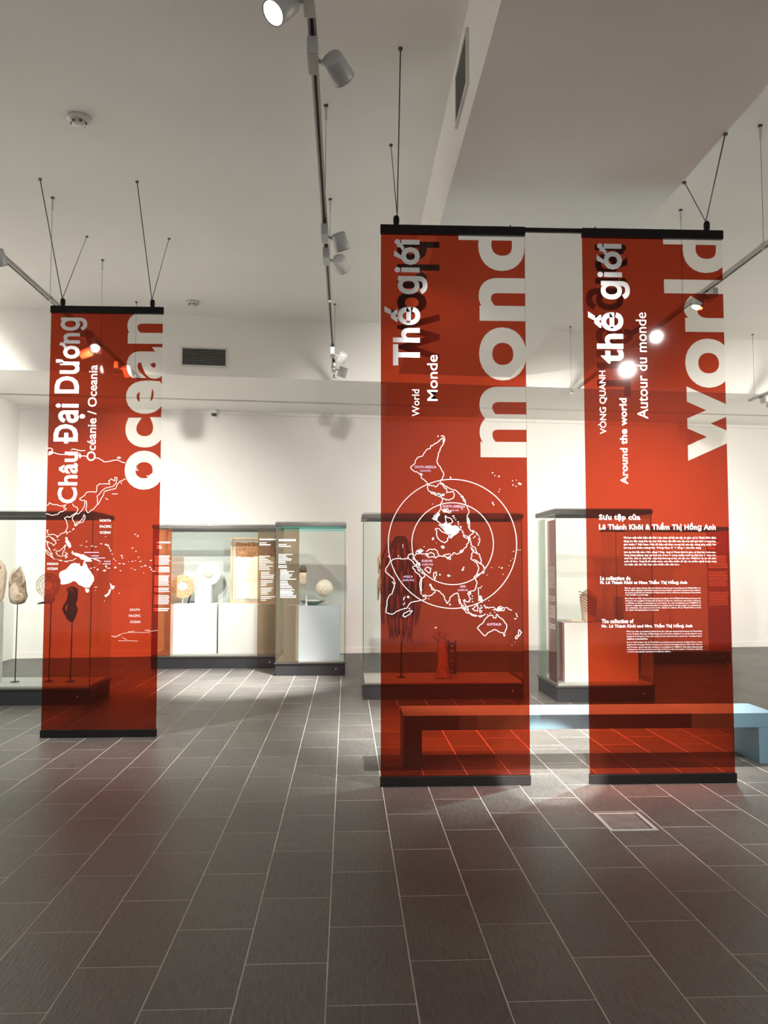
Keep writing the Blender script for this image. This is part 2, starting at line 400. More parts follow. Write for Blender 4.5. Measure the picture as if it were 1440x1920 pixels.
def sheet(name, mat, rect, parent, Y, cut=None, cutname=None, t=0.003):
    """film panel with letters left clear"""
    X0, X1, Z0, Z1 = rect
    vin = [Vector((X0, Z0)), Vector((X1, Z0)), Vector((X1, Z1)), Vector((X0, Z1))]; fin = [[0, 1, 2, 3]]
    if cut:
        n = len(vin); vin += [Vector(v[:2]) for v in cut[0]]; fin += [[i + n for i in f] for f in cut[1]]
    V, E_, Fc, _, _, _ = delaunay_2d_cdt(vin, [], fin, 0, 1e-5)
    tris = [[cut[0][f[0]], cut[0][f[k]], cut[0][f[k + 1]]] for f in cut[1] for k in range(1, len(f) - 1)] if cut else []
    tb = [(min(p[0] for p in t_), max(p[0] for p in t_), min(p[1] for p in t_), max(p[1] for p in t_), t_) for t_ in tris]
    def inked(x, z):
        for a0, a1, c0, c1, t_ in tb:
            if a0 <= x <= a1 and c0 <= z <= c1:
                sg = [(t_[(k + 1) % 3][0] - t_[k][0]) * (z - t_[k][1]) - (t_[(k + 1) % 3][1] - t_[k][1]) * (x - t_[k][0]) for k in range(3)]
                if min(sg) >= -1e-12 or max(sg) <= 1e-12: return True
        return False
    A, B = MB(), MB(); fr, fk = [], []
    for f in Fc:
        x = sum(V[i].x for i in f) / len(f); z = sum(V[i].y for i in f) / len(f)
        if not (X0 < x < X1 and Z0 < z < Z1): continue
        (fk if inked(x, z) else fr).append(tuple(f))
    for m, fs in ((A, fr), (B, fk)):
        used = sorted({i for f in fs for i in f}); ix = {u: k for k, u in enumerate(used)}
        m.add([(V[u].x, Y, V[u].y) for u in used], [tuple(ix[i] for i in f) for f in fs])
    a = A.build(name, mat, parent)
    if cut: 
        b = B.build(cutname, 'clear_film', a); b['label'] = 'big clear letters left out of the red dye'
    return a

# ------------------------------------------------------------------ banner with the ocean map
YB1 = 7.23
def q1(px, py): return PY(px, py, YB1)
b1x0 = (q1(97, 575)[0] + q1(76, 1375)[0]) / 2; b1x1 = (q1(305, 580)[0] + q1(293.5, 1375)[0]) / 2
b1top = q1(200, 575)[1]; b1bot = 0.0
def upbox(q, left, right, y0, y1):             # ink box from pixel extents
    return (q(*left)[0], q(*right)[0], q(left[0], y1)[1], q(left[0], y0)[1])
bn1 = thing('hanging_banner', 'single narrow red film banner with white Australia map, hung by steel wires', 'banner', ((b1x0 + b1x1) / 2, YB1, 0), 'red film banners')
BT = 0.055
cut = place_up(text2d('ocean', 0.034, 6), *upbox(q1, (233.7, 881), (306.5, 881), 585.8, 918))
f1 = sheet('film', 'red_film', (b1x0, b1x1, 0.06, b1top - BT), bn1, YB1, cut, 'clear_lettering')
bx(b1x0 - 0.004, b1x1 + 0.006, YB1 - 0.016, YB1 + 0.016, b1top - BT - 0.006, b1top, 0.003).build('top_bar', 'bar_black', bn1)
bx(b1x0 - 0.004, b1x1 + 0.004, YB1 - 0.016, YB1 + 0.016, 0.002, 0.064, 0.003).build('bottom_bar', 'bar_black', bn1)
def lettering(parent, Y, s, box, weight, mat='vinyl_white', up=True, name='lettering', mirror=False, res=3):
    vs, fs = text2d(s, weight, res); cuts = []
    n = len(s.split()) - 1
    if n > 0:                                   # one mesh per word: cut at the widest gaps
        iv = sorted((min(vs[i][0] for i in f), max(vs[i][0] for i in f)) for f in fs); end = iv[0][1]; gaps = []
        for a, b in iv:
            if a > end: gaps.append((a - end, (a + end) / 2))
            end = max(end, b)
        cuts = sorted(g[1] for g in sorted(gaps)[-n:])
    for k in range(len(cuts) + 1):
        lo, hi = (cuts[k - 1] if k else -9), (cuts[k] if k < len(cuts) else 9)
        ff = [f for f in fs if lo < vs[f[0]][0] <= hi]
        used = sorted({i for f in ff for i in f}); ix = {u: j for j, u in enumerate(used)}
        t = ([vs[u] for u in used], [tuple(ix[i] for i in f) for f in ff])
        o = flat(place_up(t, *box, mirror=mirror) if up else place_flat(t, *box), Y).build(name, mat, parent)
    return o
yf = YB1 - 0.0026
lettering(f1, yf, 'Đại Dương', upbox(q1, (100.8, 815), (163.8, 609), 595, 831), 0.024)
lettering(f1, yf, 'Châu', upbox(q1, (108.8, 906), (146.4, 861), 847, 943.8), 0.02)
lettering(f1, yf, 'Océanie / Oceania', upbox(q1, (162.7, 858), (182.6, 698), 684.4, 864.2), 0.002)
def fl(parent, Y, q, s, x0, x1, y0, y1, weight=0.02, mat='vinyl_white', res=2, name='lettering'):
    a = q(x0, y1); b = q(x1, y0); a2 = q((x0 + x1) / 2, y1); 
    return lettering(parent, Y, s, (a[0], q(x1, y1)[0], a2[1], q((x0 + x1) / 2, y0)[1]), weight, mat, False, name, res=res)
D = lambda x, y: (75 + x / 6.261, 960 + y / 6.261)
def flz(parent, Y, q, z, s, x0, x1, y0, y1, **k):
    a, b = z(x0, y0), z(x1, y1); return fl(parent, Y, q, s, a[0], b[0], a[1], b[1], **k)
for s, x0, x1, y0, y1 in (('NORTH', 702, 830, 86, 114), ('PACIFIC', 702, 840, 155, 185), ('OCEAN', 702, 828, 225, 255), ('INDIAN', 86, 214, 594, 622), ('OCEAN', 86, 208, 650, 680),
                          ('SOUTH', 1055, 1172, 1134, 1160), ('PACIFIC', 1044, 1180, 1203, 1232), ('OCEAN', 1058, 1178, 1275, 1304)):
    flz(f1, yf, q1, D, s, x0, x1, y0, y1, weight=0.02, res=2, name='map_lettering')
# ocean map, traced: zoom C (75,820) and D (75,960), 6.261 px per px
Cz = lambda x, y: (75 + x / 6.261, 820 + y / 6.261)
LW1 = 0.0046
def line(parent, name, Y, q, z, chains, w, amp, mat, closed=False, sub=3):
    for c in chains:
        ribbon(wiggle([q(*z(*p)) for p in c], closed, amp, sub), w, Y, closed).build(name, mat, parent)
line(f1, 'map_outline', yf, q1, Cz, [
    [(88, 125), (130, 130), (150, 150), (140, 180), (98, 207)], [(150, 182), (200, 195), (262, 200), (330, 205), (420, 205), (480, 215), (545, 225)],
    [(650, 240), (690, 245), (740, 275), (765, 290), (840, 275), (900, 265), (960, 290), (1002, 300)],
    [(370, 150), (400, 135), (440, 150), (470, 158), (530, 156)], [(905, 240), (930, 230), (950, 241), (925, 250), (905, 240)],
    [(460, 190), (480, 205), (455, 220), (485, 230), (465, 245)],
    [(465, 722), (515, 690), (550, 645), (610, 640), (662, 640), (670, 570), (700, 545), (760, 545), (822, 552), (808, 510), (832, 490), (880, 508), (882, 470), (903, 470), (895, 540), (850, 580), (780, 592), (730, 625), (670, 690), (680, 790)],
    [(680, 790), (740, 690), (755, 640), (830, 612), (890, 600), (910, 550), (940, 515), (1005, 488)],
    [(465, 722), (490, 740), (530, 740), (525, 790), (500, 850), (450, 900), (420, 900), (380, 940), (385, 970), (410, 1010), (405, 1040)],
    [(545, 745), (550, 800), (540, 850), (560, 885), (620, 850), (650, 820), (680, 790)],
    [(520, 900), (530, 940), (512, 990), (450, 1010), (415, 1042), (430, 1000), (470, 990), (500, 950), (520, 900)],
    [(380, 782), (400, 810), (440, 825), (445, 860), (420, 890), (370, 920), (350, 940), (320, 930), (288, 950), (310, 975), (325, 1050), (300, 1110), (240, 1140), (200, 1165)],
    [(68, 800), (95, 797), (110, 765), (140, 785), (200, 790), (250, 807), (310, 790), (275, 822), (312, 842), (270, 868), (232, 880), (210, 905), (155, 916), (68, 898)],
    [(948, 536), (962, 540)], [(848, 662), (912, 664)], [(770, 715), (800, 730)], [(340, 1112), (362, 1104)], [(380, 1092), (402, 1072)]], LW1, 0.0035, 'print_pale')
line(f1, 'map_outline', yf, q1, D, [
    [(68, 215), (95, 205), (85, 240), (110, 270), (150, 258), (185, 270), (212, 290), (195, 298)],
    [(72, 300), (100, 282), (130, 300), (150, 325), (185, 330), (190, 370), (160, 395), (130, 365), (112, 360), (86, 340), (90, 380), (110, 440), (150, 500)],
    [(120, 290), (160, 310), (165, 345)], [(70, 330), (85, 355), (92, 400), (122, 452), (150, 495)],
    [(62, 430), (90, 460), (140, 512), (158, 545), (105, 505), (62, 452)], [(155, 545), (220, 562), (300, 578), (370, 572), (430, 546)], [(160, 552), (240, 572), (330, 585)],
    [(190, 466), (240, 450), (280, 412), (305, 382), (290, 440), (265, 490), (275, 516), (220, 515), (195, 490), (190, 466)],
    [(290, 470), (330, 490), (300, 500), (325, 530), (300, 545), (295, 500)], [(303, 240), (315, 228), (325, 245), (312, 262)],
    [(215, 325), (222, 330)], [(160, 452), (190, 440)]], LW1, 0.004, 'print_pale')
def blob(parent, Y, q, z, pts, mat='vinyl_white', name='map_land', amp=0.004):
    return poly(wiggle([q(*z(*p)) for p in pts], True, amp, 3), Y).build(name, mat, parent)
blob(f1, yf, q1, D, [(228, 715), (260, 690), (300, 680), (330, 645), (370, 610), (410, 595), (470, 605), (465, 630), (500, 640), (515, 580), (530, 580), (555, 640), (580, 680), (600, 700), (635, 760), (635, 800), (610, 850), (590, 885), (530, 885), (490, 870), (450, 850), (420, 815), (380, 815), (330, 840), (260, 850), (240, 840), (243, 810), (228, 760)])
blob(f1, yf, q1, D, [(530, 895), (580, 900), (575, 940), (555, 952), (540, 935)])
blob(f1, yf, q1, D, [(822, 830), (850, 865), (882, 868), (862, 910), (830, 900)], amp=0.002)
blob(f1, yf, q1, D, [(838, 912), (818, 962), (775, 1000), (753, 985), (800, 950), (815, 908)], amp=0.002)
blob(f1, yf, q1, D, [(380, 476), (430, 482), (500, 498), (545, 518), (592, 540), (612, 572), (600, 585), (545, 582), (520, 565), (490, 562), (460, 530), (415, 512), (385, 500)])
blob(f1, yf, q1, D, [(302, 298), (322, 294), (330, 330), (358, 368), (370, 410), (345, 424), (318, 385), (300, 340)])
blob(f1, yf, q1, D, [(592, 535), (640, 545), (690, 565), (722, 586), (700, 580), (640, 560)], amp=0.003)
blob(f1, yf, q1, Cz, [(100, 175), (135, 160), (165, 180), (130, 200), (100, 210)], 'print_pale', amp=0.003)
dots = MB()
for x, y, w_, h_ in [(550, 345, 16, 10), (485, 393, 40, 6), (545, 410, 40, 6), (615, 400, 46, 8), (655, 408, 26, 8), (720, 375, 24, 14), (770, 382, 34, 18), (800, 395, 26, 22), (815, 425, 14, 30), (830, 455, 12, 28), (850, 492, 22, 14), (870, 550, 22, 12), (890, 573, 10, 14),
                     (770, 288, 10, 8), (960, 512, 34, 14), (940, 605, 40, 10), (980, 610, 34, 14), (1040, 580, 10, 10), (1085, 580, 22, 10), (1122, 570, 16, 8), (1160, 530, 16, 14), (1080, 660, 26, 8), (1112, 680, 34, 8), (1190, 642, 40, 8), (1235, 630, 40, 16), (1292, 650, 30, 14), (1310, 675, 16, 26), (1335, 695, 34, 10), (1303, 570, 26, 14), (1218, 715, 14, 10),
                     (945, 690, 18, 12), (880, 650, 34, 22), (930, 952, 20, 10), (757, 1045, 14, 10), (700, 605, 14, 12), (680, 678, 22, 30), (600, 660, 26, 12), (645, 652, 26, 8), (757, 688, 46, 20), (778, 645, 18, 40), (380, 470, 24, 26), (1120, 262, 40, 8), (1148, 282, 18, 16), (1090, 422, 34, 10), (1128, 462, 18, 12), (655, 882, 40, 6), (655, 918, 18, 6), (205, 330, 10, 8), (395, 200, 18, 20), (1180, 580, 30, 8), (970, 540, 20, 14)]:
    for kk in range(2):
        u, v = D(x + random.uniform(-.2, .2) * w_, y + random.uniform(-.2, .2) * h_); p = q1(u, v)
        a, b = w_ / 6.261 / F * 7.3 * .42, h_ / 6.261 / F * 7.3 * .42
        dots.add([(p[0] + a * math.cos(t) * random.uniform(.7, 1.1), yf - kk * 0.0002, p[1] + b * math.sin(t) * random.uniform(.7, 1.1)) for t in [k * math.pi / 3 for k in range(6)]], [(0, 1, 2, 3, 4, 5)])
dots.build('map_islands', 'vinyl_white', f1)['kind'] = 'stuff'
line(f1, 'map_outline', yf, q1, D, [[(840, 1450), (890, 1470), (930, 1440), (960, 1430), (1040, 1412), (1190, 1415), (1290, 1416)], [(1230, 1385), (1290, 1398), (1380, 1390)], [(1232, 1392), (1270, 1380), (1290, 1395)], [(920, 1510), (1150, 1516)], [(960, 1470), (1020, 1498)], [(845, 1462), (950, 1446)], [(1035, 1405), (1110, 1400)]], 0.0035, 0.003, 'print_pale')
cm = MB()
for x0, x1, y in ((520, 692, 470), (600, 690, 510), (640, 765, 536), (755, 830, 575), (735, 830, 605), (790, 825, 655)):
    a, b = q1(*D(x0, y)), q1(*D(x1, y + 9)); cm.add([(a[0], yf, a[1]), (b[0], yf, a[1]), (b[0], yf, b[1]), (a[0], yf, b[1])], [(0, 1, 2, 3)])
cm.build('map_captions', 'vinyl_lilac', f1)
m = MB()
for c in ([(1100, 345), (1120, 350), (1105, 370), (1140, 360), (1120, 385), (1155, 385)], [(1255, 450), (1275, 462), (1300, 440), (1320, 425), (1340, 410)]):
    ribbon([q1(*Cz(*p)) for p in c], 0.008, yf).build('map_outline', 'vinyl_white', f1)

def wires(parent, Y, spots, ztop, q):
    """spots: (eye pixel, front ceiling point, rear ceiling point)"""
    for (ex, ey), fr, bk in spots:
        X = q(ex, ey)[0]
        MB().lathe([(0.004, -0.004), (0.016, 0.0), (0.021, 0.02), (0.021, 0.05), (0.015, 0.064), (0.006, 0.068)], (X, Y, ztop), 14, caps=True).build('wire_clamp', 'bar_black', parent, True)
        for p, r in ((fr, 0.0042), (bk, 0.0032)):
            if p is None: continue
            MB().tube([(X + (0.006 if p[0] > X else -0.006), Y, ztop + 0.062), p], r, 6).build('wire', 'cable_steel', parent, True)
            MB().lathe([(0.014, -0.012), (0.014, 0.0)], (p[0], p[1], p[2]), 10, caps=True).build('ceiling_fixing', 'cable_steel', parent)
def C3(px, py, Z): x, y = PZ(px, py, Z); return (x, y, Z)
wires(bn1, YB1, [((118, 565), C3(75, 335, ZC), C3(163, 443, ZC)), ((286, 565), C3(257, 340, ZC), C3(317, 447, ZC))], b1top, q1)

# ------------------------------------------------------------------ double banner: world map and collection text
YB2 = 5.57
def q2(px, py): return PY(px, py, YB2)
def xa(l): return sum(q2(*p)[0] for p in l) / len(l)
x20, x21 = xa([(714, 430), (714, 1470)]), xa([(984, 440), (994, 1470)])
x30, x31 = xa([(1090, 440), (1107, 1470)]), xa([(1352, 440), (1380, 1465)])
z2top = (q2(714, 421)[1] + q2(1352, 434)[1]) / 2
bn2 = thing('hanging_banner', 'large double red film banner with world map and text columns on one shared top bar', 'banner', ((x20 + x31) / 2, YB2, 0), 'red film banners')
cut = place_up(text2d('mond', 0.034, 6), *upbox(q2, (859.7, 443), (987.0, 660), 421.6, 857))
f2 = sheet('film', 'red_film', (x20, x21, 0.06, z2top - BT), bn2, YB2, cut, 'clear_lettering')
cut = place_up(text2d('world', 0.034, 6), *upbox(q2, (1243.3, 454), (1372.5, 684), 432, 863.7))
f3 = sheet('film', 'red_film', (x30, x31, 0.06, z2top - BT), bn2, YB2, cut, 'clear_lettering')
fc = sheet('clear_sheet', 'clear_film', (x21, x30, 0.055, z2top - 0.03), bn2, YB2 + 0.004)
for a, b in ((x20 - 0.004, x21 + 0.002), (x30 - 0.002, x31 + 0.006)):
    bx(a, b, YB2 - 0.016, YB2 + 0.016, z2top - BT - 0.006, z2top, 0.003).build('top_bar', 'bar_black', bn2)
    bx(a, b, YB2 - 0.016, YB2 + 0.016, 0.002, 0.064, 0.003).build('bottom_bar', 'bar_black', bn2)
bx(x21 - 0.2, x30 + 0.2, YB2 - 0.010, YB2 + 0.012, z2top - 0.032, z2top - 0.003, 0.002).build('joining_bar', 'bar_black', bn2)
for px in (957, 1116):
    X = q2(px, 424)[0]; MB().tube([(X, YB2, z2top - 0.01), (X, YB2, z2top + 0.014)], 0.004, 8).build('screw', 'bar_black', bn2)
wires(bn2, YB2, [((743, 408), C3(751, 90, ZC), C3(733, 271, ZC)), ((1325, 420), C3(1360, 250, ZS), C3(1283, 341, ZS))], z2top, q2)
yf, yb = YB2 - 0.0026, YB2 + 0.0026
lettering(f2, yf, 'Thế giới', upbox(q2, (720.7, 576), (801.4, 544), 448.3, 685), 0.028)
lettering(f2, yf, 'Monde', upbox(q2, (801, 700), (820.6, 740), 665.6, 751.6), 0.006)
lettering(f2, yf, 'World', upbox(q2, (772.4, 740), (786.3, 775), 730.2, 780.7), 0.008)
o = lettering(f2, yb, 'World', upbox(q2, (744, 560), (824, 480), 452, 676), 0.03, 'vinyl_backlit', mirror=True, name='reverse_lettering')
lettering(f3, yf, 'thế giới', upbox(q2, (1102.4, 581), (1180.8, 546), 456, 681.2), 0.028)
lettering(f3, yf, 'VÒNG QUANH', upbox(q2, (1121.5, 790), (1137.8, 751), 695.2, 813.6), 0.0)
lettering(f3, yf, 'Around the world', upbox(q2, (1162.5, 833), (1177.3, 900), 746.7, 907.9), 0.018)
lettering(f3, yf, 'Autour du monde', upbox(q2, (1191.9, 600), (1215, 779), 586, 785), 0.0)
lettering(f3, yb, 'Thế giới', upbox(q2, (1099, 572), (1198, 466), 457, 742), 0.03, 'vinyl_backlit', mirror=True, name='reverse_lettering')
def head(s, x0, x1, y0, y1, wgt=0.026): fl(f3, yf, q2, s, x0, x1, y0, y1, wgt, name='lettering')
head('Sưu tập của', 1123, 1200.3, 963.9, 977.8); head('Lê Thành Khôi & Thẩm Thị Hồng Anh', 1123, 1341.8, 980, 996)
head('La collection de', 1125.3, 1182, 1080.5, 1087.8); head('M. Lê Thành Khôi et Mme Thẩm Thị Hồng Anh', 1125.3, 1288, 1087.6, 1096.5)
head('The collection of', 1127.9, 1187.8, 1160.7, 1168.5); head('Mr. Lê Thành Khôi and Mrs. Thẩm Thị Hồng Anh', 1127.9, 1298, 1169.2, 1178)
def para(lines, x0, x1, xl, y0, y1):
    n = len(lines); p = (y1 - y0) / n; m = MB()
    for i, s in enumerate(lines):
        e = xl if i == n - 1 else x1; ya, yb_ = y0 + p * i, y0 + p * (i + 0.86)
        sl = (i / max(1, n - 1)) * 1.6
        a = q2(x0 + sl * .4, yb_); c = q2(e + sl * .4, ya)
        pv = place_flat(text2d(s, 0.0, 1), a[0], c[0], a[1], c[1]); m.add([(x, yf, z) for x, z, l in pv[0]], pv[1])
    m.build('paragraph', 'vinyl_white', f3)
para(['Với hơn một trăm hiện vật được lựa chọn từ bộ sưu tập do giáo sư Lê Thành Khôi dành', 'tặng cho Bảo tàng Dân tộc học Việt Nam, lần đầu tiên văn hóa thế giới được trưng bày,', 'giới thiệu ở Việt Nam. Một số hiện vật khác trong bộ sưu tập cũng góp phần làm', 'phong phú thêm trưng bày “Đông Nam Á” ở tầng 1 của bảo tàng.'], 1169, 1341.8, 1314, 1005.9, 1030.5)
para(['Sinh tại Hà Nội năm 1923, sống ở Pháp, ông Lê Thành Khôi là giáo sư Đại học Sorbonne.', 'Ông từng giảng dạy tại Đại học Paris V cùng nhiều trường đại học ở châu Âu,', 'châu Phi, châu Á, châu Mỹ, châu Đại Dương và làm cố vấn cho UNESCO và các tổ chức', 'quốc tế khác. Ông đã đi nhiều nước, sưu tầm nhiều cổ vật, tác phẩm nghệ thuật cùng', 'các hiện vật dân tộc học của nhiều nền văn hóa.'], 1169.5, 1342.2, 1273, 1032.8, 1061.5)
para(['Plus de cent objets choisis dans la collection donnée par le professeur Lê Thành Khôi au', 'Musée d’Ethnographie du Vietnam composent la première exposition consacrée aux cultures', 'du monde présentée au Vietnam. D’autres pièces de la collection enrichissent l’exposition', '« Asie du Sud-Est » au premier étage.'], 1171.3, 1312.8, 1215, 1101, 1118)
para(['Né à Hanoï en 1923, vivant en France pour ses études, M. Lê Thành Khôi était professeur à la', 'Sorbonne. Il a enseigné à l’Université de Paris V et dans de nombreuses universités en Europe,', 'en Afrique, en Asie, en Amérique et en Océanie, et a été consultant pour l’UNESCO et', 'd’autres organisations internationales. Il a voyagé dans le monde entier, il a collectionné', 'des antiquités, des œuvres d’art et des objets de culture. M. Lê Thành Khôi a réuni', 'des objets ethnographiques de tous pays.'], 1172.2, 1313.5, 1235, 1120.4, 1146.5)
para(['With more than one hundred artifacts from the collection donated by Professor Lê Thành Khôi', 'to the Vietnam Museum of Ethnology, this is the first exhibition on world cultures to be', 'displayed in Vietnam. Some other pieces in the collection also enrich the “Southeast Asia”', 'exhibition on the first floor.'], 1174.2, 1315.7, 1214, 1182, 1200.3)
para(['Born in 1923 in Hanoi, Mr. Lê Thành Khôi is a professor at the Sorbonne. Living in France, he has', 'taught at the University of Paris V and many other universities throughout Europe, Africa, Asia, Americas', 'and Oceania, and he has also served as a consultant for UNESCO and other international', 'organizations. He has travelled around the world and collected a number of antiques, artworks', 'as well as ethnographic materials from different cultures.'], 1175.1, 1316.2, 1257, 1202.4, 1224.5)
# world map: zoom A (710,800), B (710,990), 5.143 px per px
A_ = lambda x, y: (710 + x / 5.143, 800 + y / 5.143)
B_ = lambda x, y: (710 + x / 5.143, 990 + y / 5.143)
LW2 = 0.0052
def ring(r):
    c = q2(848.7, 1019.2); rx = r / F * 5.62
    m = ribbon([(c[0] + rx * math.cos(t), c[1] + rx * math.sin(t)) for t in [k * 2 * math.pi / 96 for k in range(96)]], LW2, yf, True)
    return m.build('map_ring', 'vinyl_white', f2)
ring(120.3); ring(76.4)
line(f2, 'map_outline', yf, q2, A_, [
    [(600, 92), (622, 88), (635, 110), (628, 150), (605, 190), (590, 225), (578, 250), (572, 290), (562, 345), (575, 365), (595, 390), (610, 425), (627, 455), (622, 480), (612, 505), (597, 520), (595, 545), (570, 560), (560, 575), (545, 580), (530, 570), (500, 565), (478, 558)],
    [(620, 105), (590, 130), (570, 150), (545, 165), (520, 180), (500, 185), (495, 210), (470, 215), (450, 240), (435, 260), (425, 280), (400, 292), (375, 295), (355, 325), (350, 355), (320, 380), (308, 395), (318, 415), (345, 430), (375, 440), (395, 455), (410, 480), (415, 500), (440, 515), (460, 535), (465, 550), (478, 558)],
    [(612, 110), (625, 125), (618, 150)]], LW2, 0.003, 'vinyl_white')
line(f2, 'map_outline', yf, q2, A_, [
    [(478, 558), (468, 590), (480, 620), (520, 630), (545, 645), (570, 650), (600, 680), (615, 705), (605, 735), (595, 760), (600, 790), (585, 820), (560, 840), (530, 880), (560, 905), (600, 945), (625, 975)],
    [(595, 545), (620, 550), (640, 575), (670, 590), (700, 600), (735, 610), (765, 630), (785, 650), (800, 680), (825, 710), (838, 740), (850, 765), (862, 800), (868, 830), (855, 860), (862, 900), (855, 930), (870, 960), (880, 990), (890, 1005), (930, 1015), (955, 1040), (972, 1080)],
    [(600, 550), (620, 560), (630, 590), (655, 600), (660, 620), (650, 640), (690, 630), (715, 625), (728, 650), (720, 690), (690, 700), (650, 710), (625, 695), (610, 685)],
    [(500, 640), (540, 655), (580, 660), (620, 655)], [(640, 860), (660, 875), (700, 890), (715, 910), (700, 930), (660, 935), (645, 910), (640, 860)],
    [(640, 800), (660, 790), (675, 815), (700, 820)], [(780, 985), (810, 1005), (825, 1050), (860, 1065), (880, 1050), (905, 1035), (912, 1010)]], LW2, 0.004, 'vinyl_white')
for pts in ([(575, 945), (640, 925), (700, 950), (760, 960), (785, 990), (770, 1020), (735, 1045), (690, 1080), (672, 1045), (640, 1015), (610, 975)], [(515, 885), (545, 845), (580, 830), (590, 855), (565, 900), (540, 905)], [(535, 640), (580, 640), (640, 655), (600, 680), (560, 665)],
            [(605, 800), (640, 795), (670, 815), (690, 835), (660, 830), (620, 815)], [(850, 850), (866, 880), (878, 930), (870, 985), (858, 930)], [(805, 665), (830, 700), (842, 740), (825, 725), (808, 690)], [(400, 450), (425, 452), (420, 470), (405, 470)]):
    blob(f2, yf, q2, A_, pts, amp=0.005)
line(f2, 'map_outline', yf, q2, B_, [
    [(545, 12), (560, 40), (560, 80), (580, 110), (610, 130), (640, 145), (660, 125), (665, 100), (690, 85), (700, 60), (660, 60), (620, 40), (590, 15), (560, 5), (545, 12)],
    [(515, 105), (525, 90), (535, 100), (522, 118), (515, 105)], [(905, 20), (945, 45), (970, 90), (975, 130), (955, 170)],
    [(800, 20), (815, 50), (820, 80), (860, 100), (880, 105), (890, 150), (905, 180), (935, 200), (950, 240), (975, 265), (985, 300), (990, 345), (1020, 380), (1015, 420), (980, 440), (950, 450), (920, 470), (935, 490), (948, 530), (940, 570), (925, 600), (890, 610), (860, 630), (870, 655), (885, 680), (875, 710), (850, 715), (830, 690), (815, 700), (825, 730), (850, 760), (865, 795)],
    [(865, 795), (840, 780), (800, 735), (785, 700), (775, 665), (755, 625), (720, 640), (690, 670), (680, 700), (665, 730), (655, 720), (635, 680), (620, 640), (600, 630), (580, 605), (545, 600), (510, 590), (490, 550), (500, 540), (515, 575), (540, 600), (545, 620), (520, 640), (480, 655), (430, 650), (410, 635), (415, 600), (410, 540), (415, 490), (440, 470), (452, 450), (425, 440), (390, 415), (370, 385), (385, 370), (365, 350), (375, 320), (350, 310), (330, 300), (345, 270), (325, 250), (300, 255), (280, 275), (285, 292)],
    [(345, 270), (365, 245), (395, 250), (430, 250), (460, 265), (485, 285), (520, 275), (545, 290), (580, 268), (620, 275), (650, 280), (670, 300), (690, 290), (700, 260), (720, 240), (750, 250), (780, 240), (800, 235), (820, 200), (845, 185), (855, 150), (870, 120), (880, 105)],
    [(360, 240), (380, 215), (410, 205), (430, 212), (405, 235), (385, 250)], [(460, 228), (480, 208), (530, 205), (565, 220), (580, 262)], [(470, 260), (490, 240), (530, 245), (548, 285)], [(620, 265), (650, 255), (690, 250)],
    [(890, 190), (915, 215), (895, 250), (890, 290), (905, 315), (930, 310), (960, 330), (1000, 360), (1018, 385)], [(920, 320), (950, 350), (965, 390), (955, 430), (935, 465)], [(890, 185), (930, 240), (955, 240)],
    [(285, 292), (320, 320), (350, 348), (375, 380), (400, 405), (430, 438)], [(325, 375), (345, 400), (352, 420), (375, 432), (395, 460), (412, 480)], [(330, 370), (360, 372)],
    [(440, 400), (460, 380), (502, 385), (495, 432), (470, 420), (440, 400)], [(530, 430), (560, 425), (555, 455), (545, 490), (535, 495), (530, 460), (530, 430)],
    [(860, 625), (880, 622), (888, 635), (872, 640)]], LW2, 0.0045, 'vinyl_white')
line(f2, 'map_outline', yf, q2, B_, [
    [(412, 480), (395, 540), (405, 610), (415, 645), (460, 672), (440, 690), (350, 710), (310, 717), (285, 750), (270, 775), (220, 785), (180, 800), (135, 830), (100, 828), (68, 808), (80, 745), (85, 690), (100, 655), (130, 635), (140, 590), (160, 530), (145, 490), (110, 460), (68, 425), (70, 390), (100, 340), (112, 320), (140, 300), (190, 295), (240, 298), (285, 292)],
    [(230, 850), (240, 825), (285, 800), (325, 797), (300, 830), (255, 858), (230, 850)], [(238, 695), (240, 678), (255, 664)], [(272, 668), (285, 655), (297, 668), (280, 674)], [(235, 742), (250, 718)], [(290, 770), (298, 785)],
    [(128, 520), (145, 535), (150, 550)], [(100, 330), (104, 345)]], LW2, 0.003, 'vinyl_white')
line(f2, 'map_outline', yf, q2, B_, [
    [(950, 965), (975, 935), (1010, 910), (1025, 880), (1060, 845), (1100, 842), (1105, 865), (1125, 870), (1140, 830), (1165, 860), (1200, 885), (1235, 930), (1230, 970), (1215, 1010), (1180, 1010), (1140, 985), (1110, 978), (1060, 1005), (1020, 1040), (1000, 1020), (950, 965)],
    [(1200, 1022), (1218, 1028), (1212, 1048), (1200, 1022)], [(1352, 980), (1380, 1005), (1355, 1040), (1325, 1070), (1315, 1062), (1345, 1030), (1352, 980)]], LW2, 0.003, 'vinyl_white')
line(f2, 'map_outline', yf, q2, B_, [
    [(800, 742), (830, 780), (872, 812), (862, 822), (820, 785), (795, 752), (800, 742)], [(870, 818), (930, 838), (1000, 842), (1028, 826)], [(880, 830), (940, 850), (1000, 852)],
    [(900, 780), (930, 755), (955, 740), (960, 770), (945, 805), (920, 800), (900, 780)], [(970, 770), (1002, 765), (975, 785), (995, 800), (978, 820), (972, 790)], [(1012, 745), (1020, 755), (1060, 772), (1110, 765), (1140, 782), (1180, 755), (1215, 770), (1200, 798), (1150, 800), (1100, 790)], [(1225, 765), (1250, 780), (1285, 792)], [(1322, 820), (1336, 860)], [(1305, 875), (1325, 870)],
    [(955, 575), (962, 640), (968, 660)], [(680, 728), (692, 742), (680, 746)], [(770, 690), (778, 735)], [(960, 690), (1000, 720)]], LW2 * .9, 0.006, 'vinyl_white')
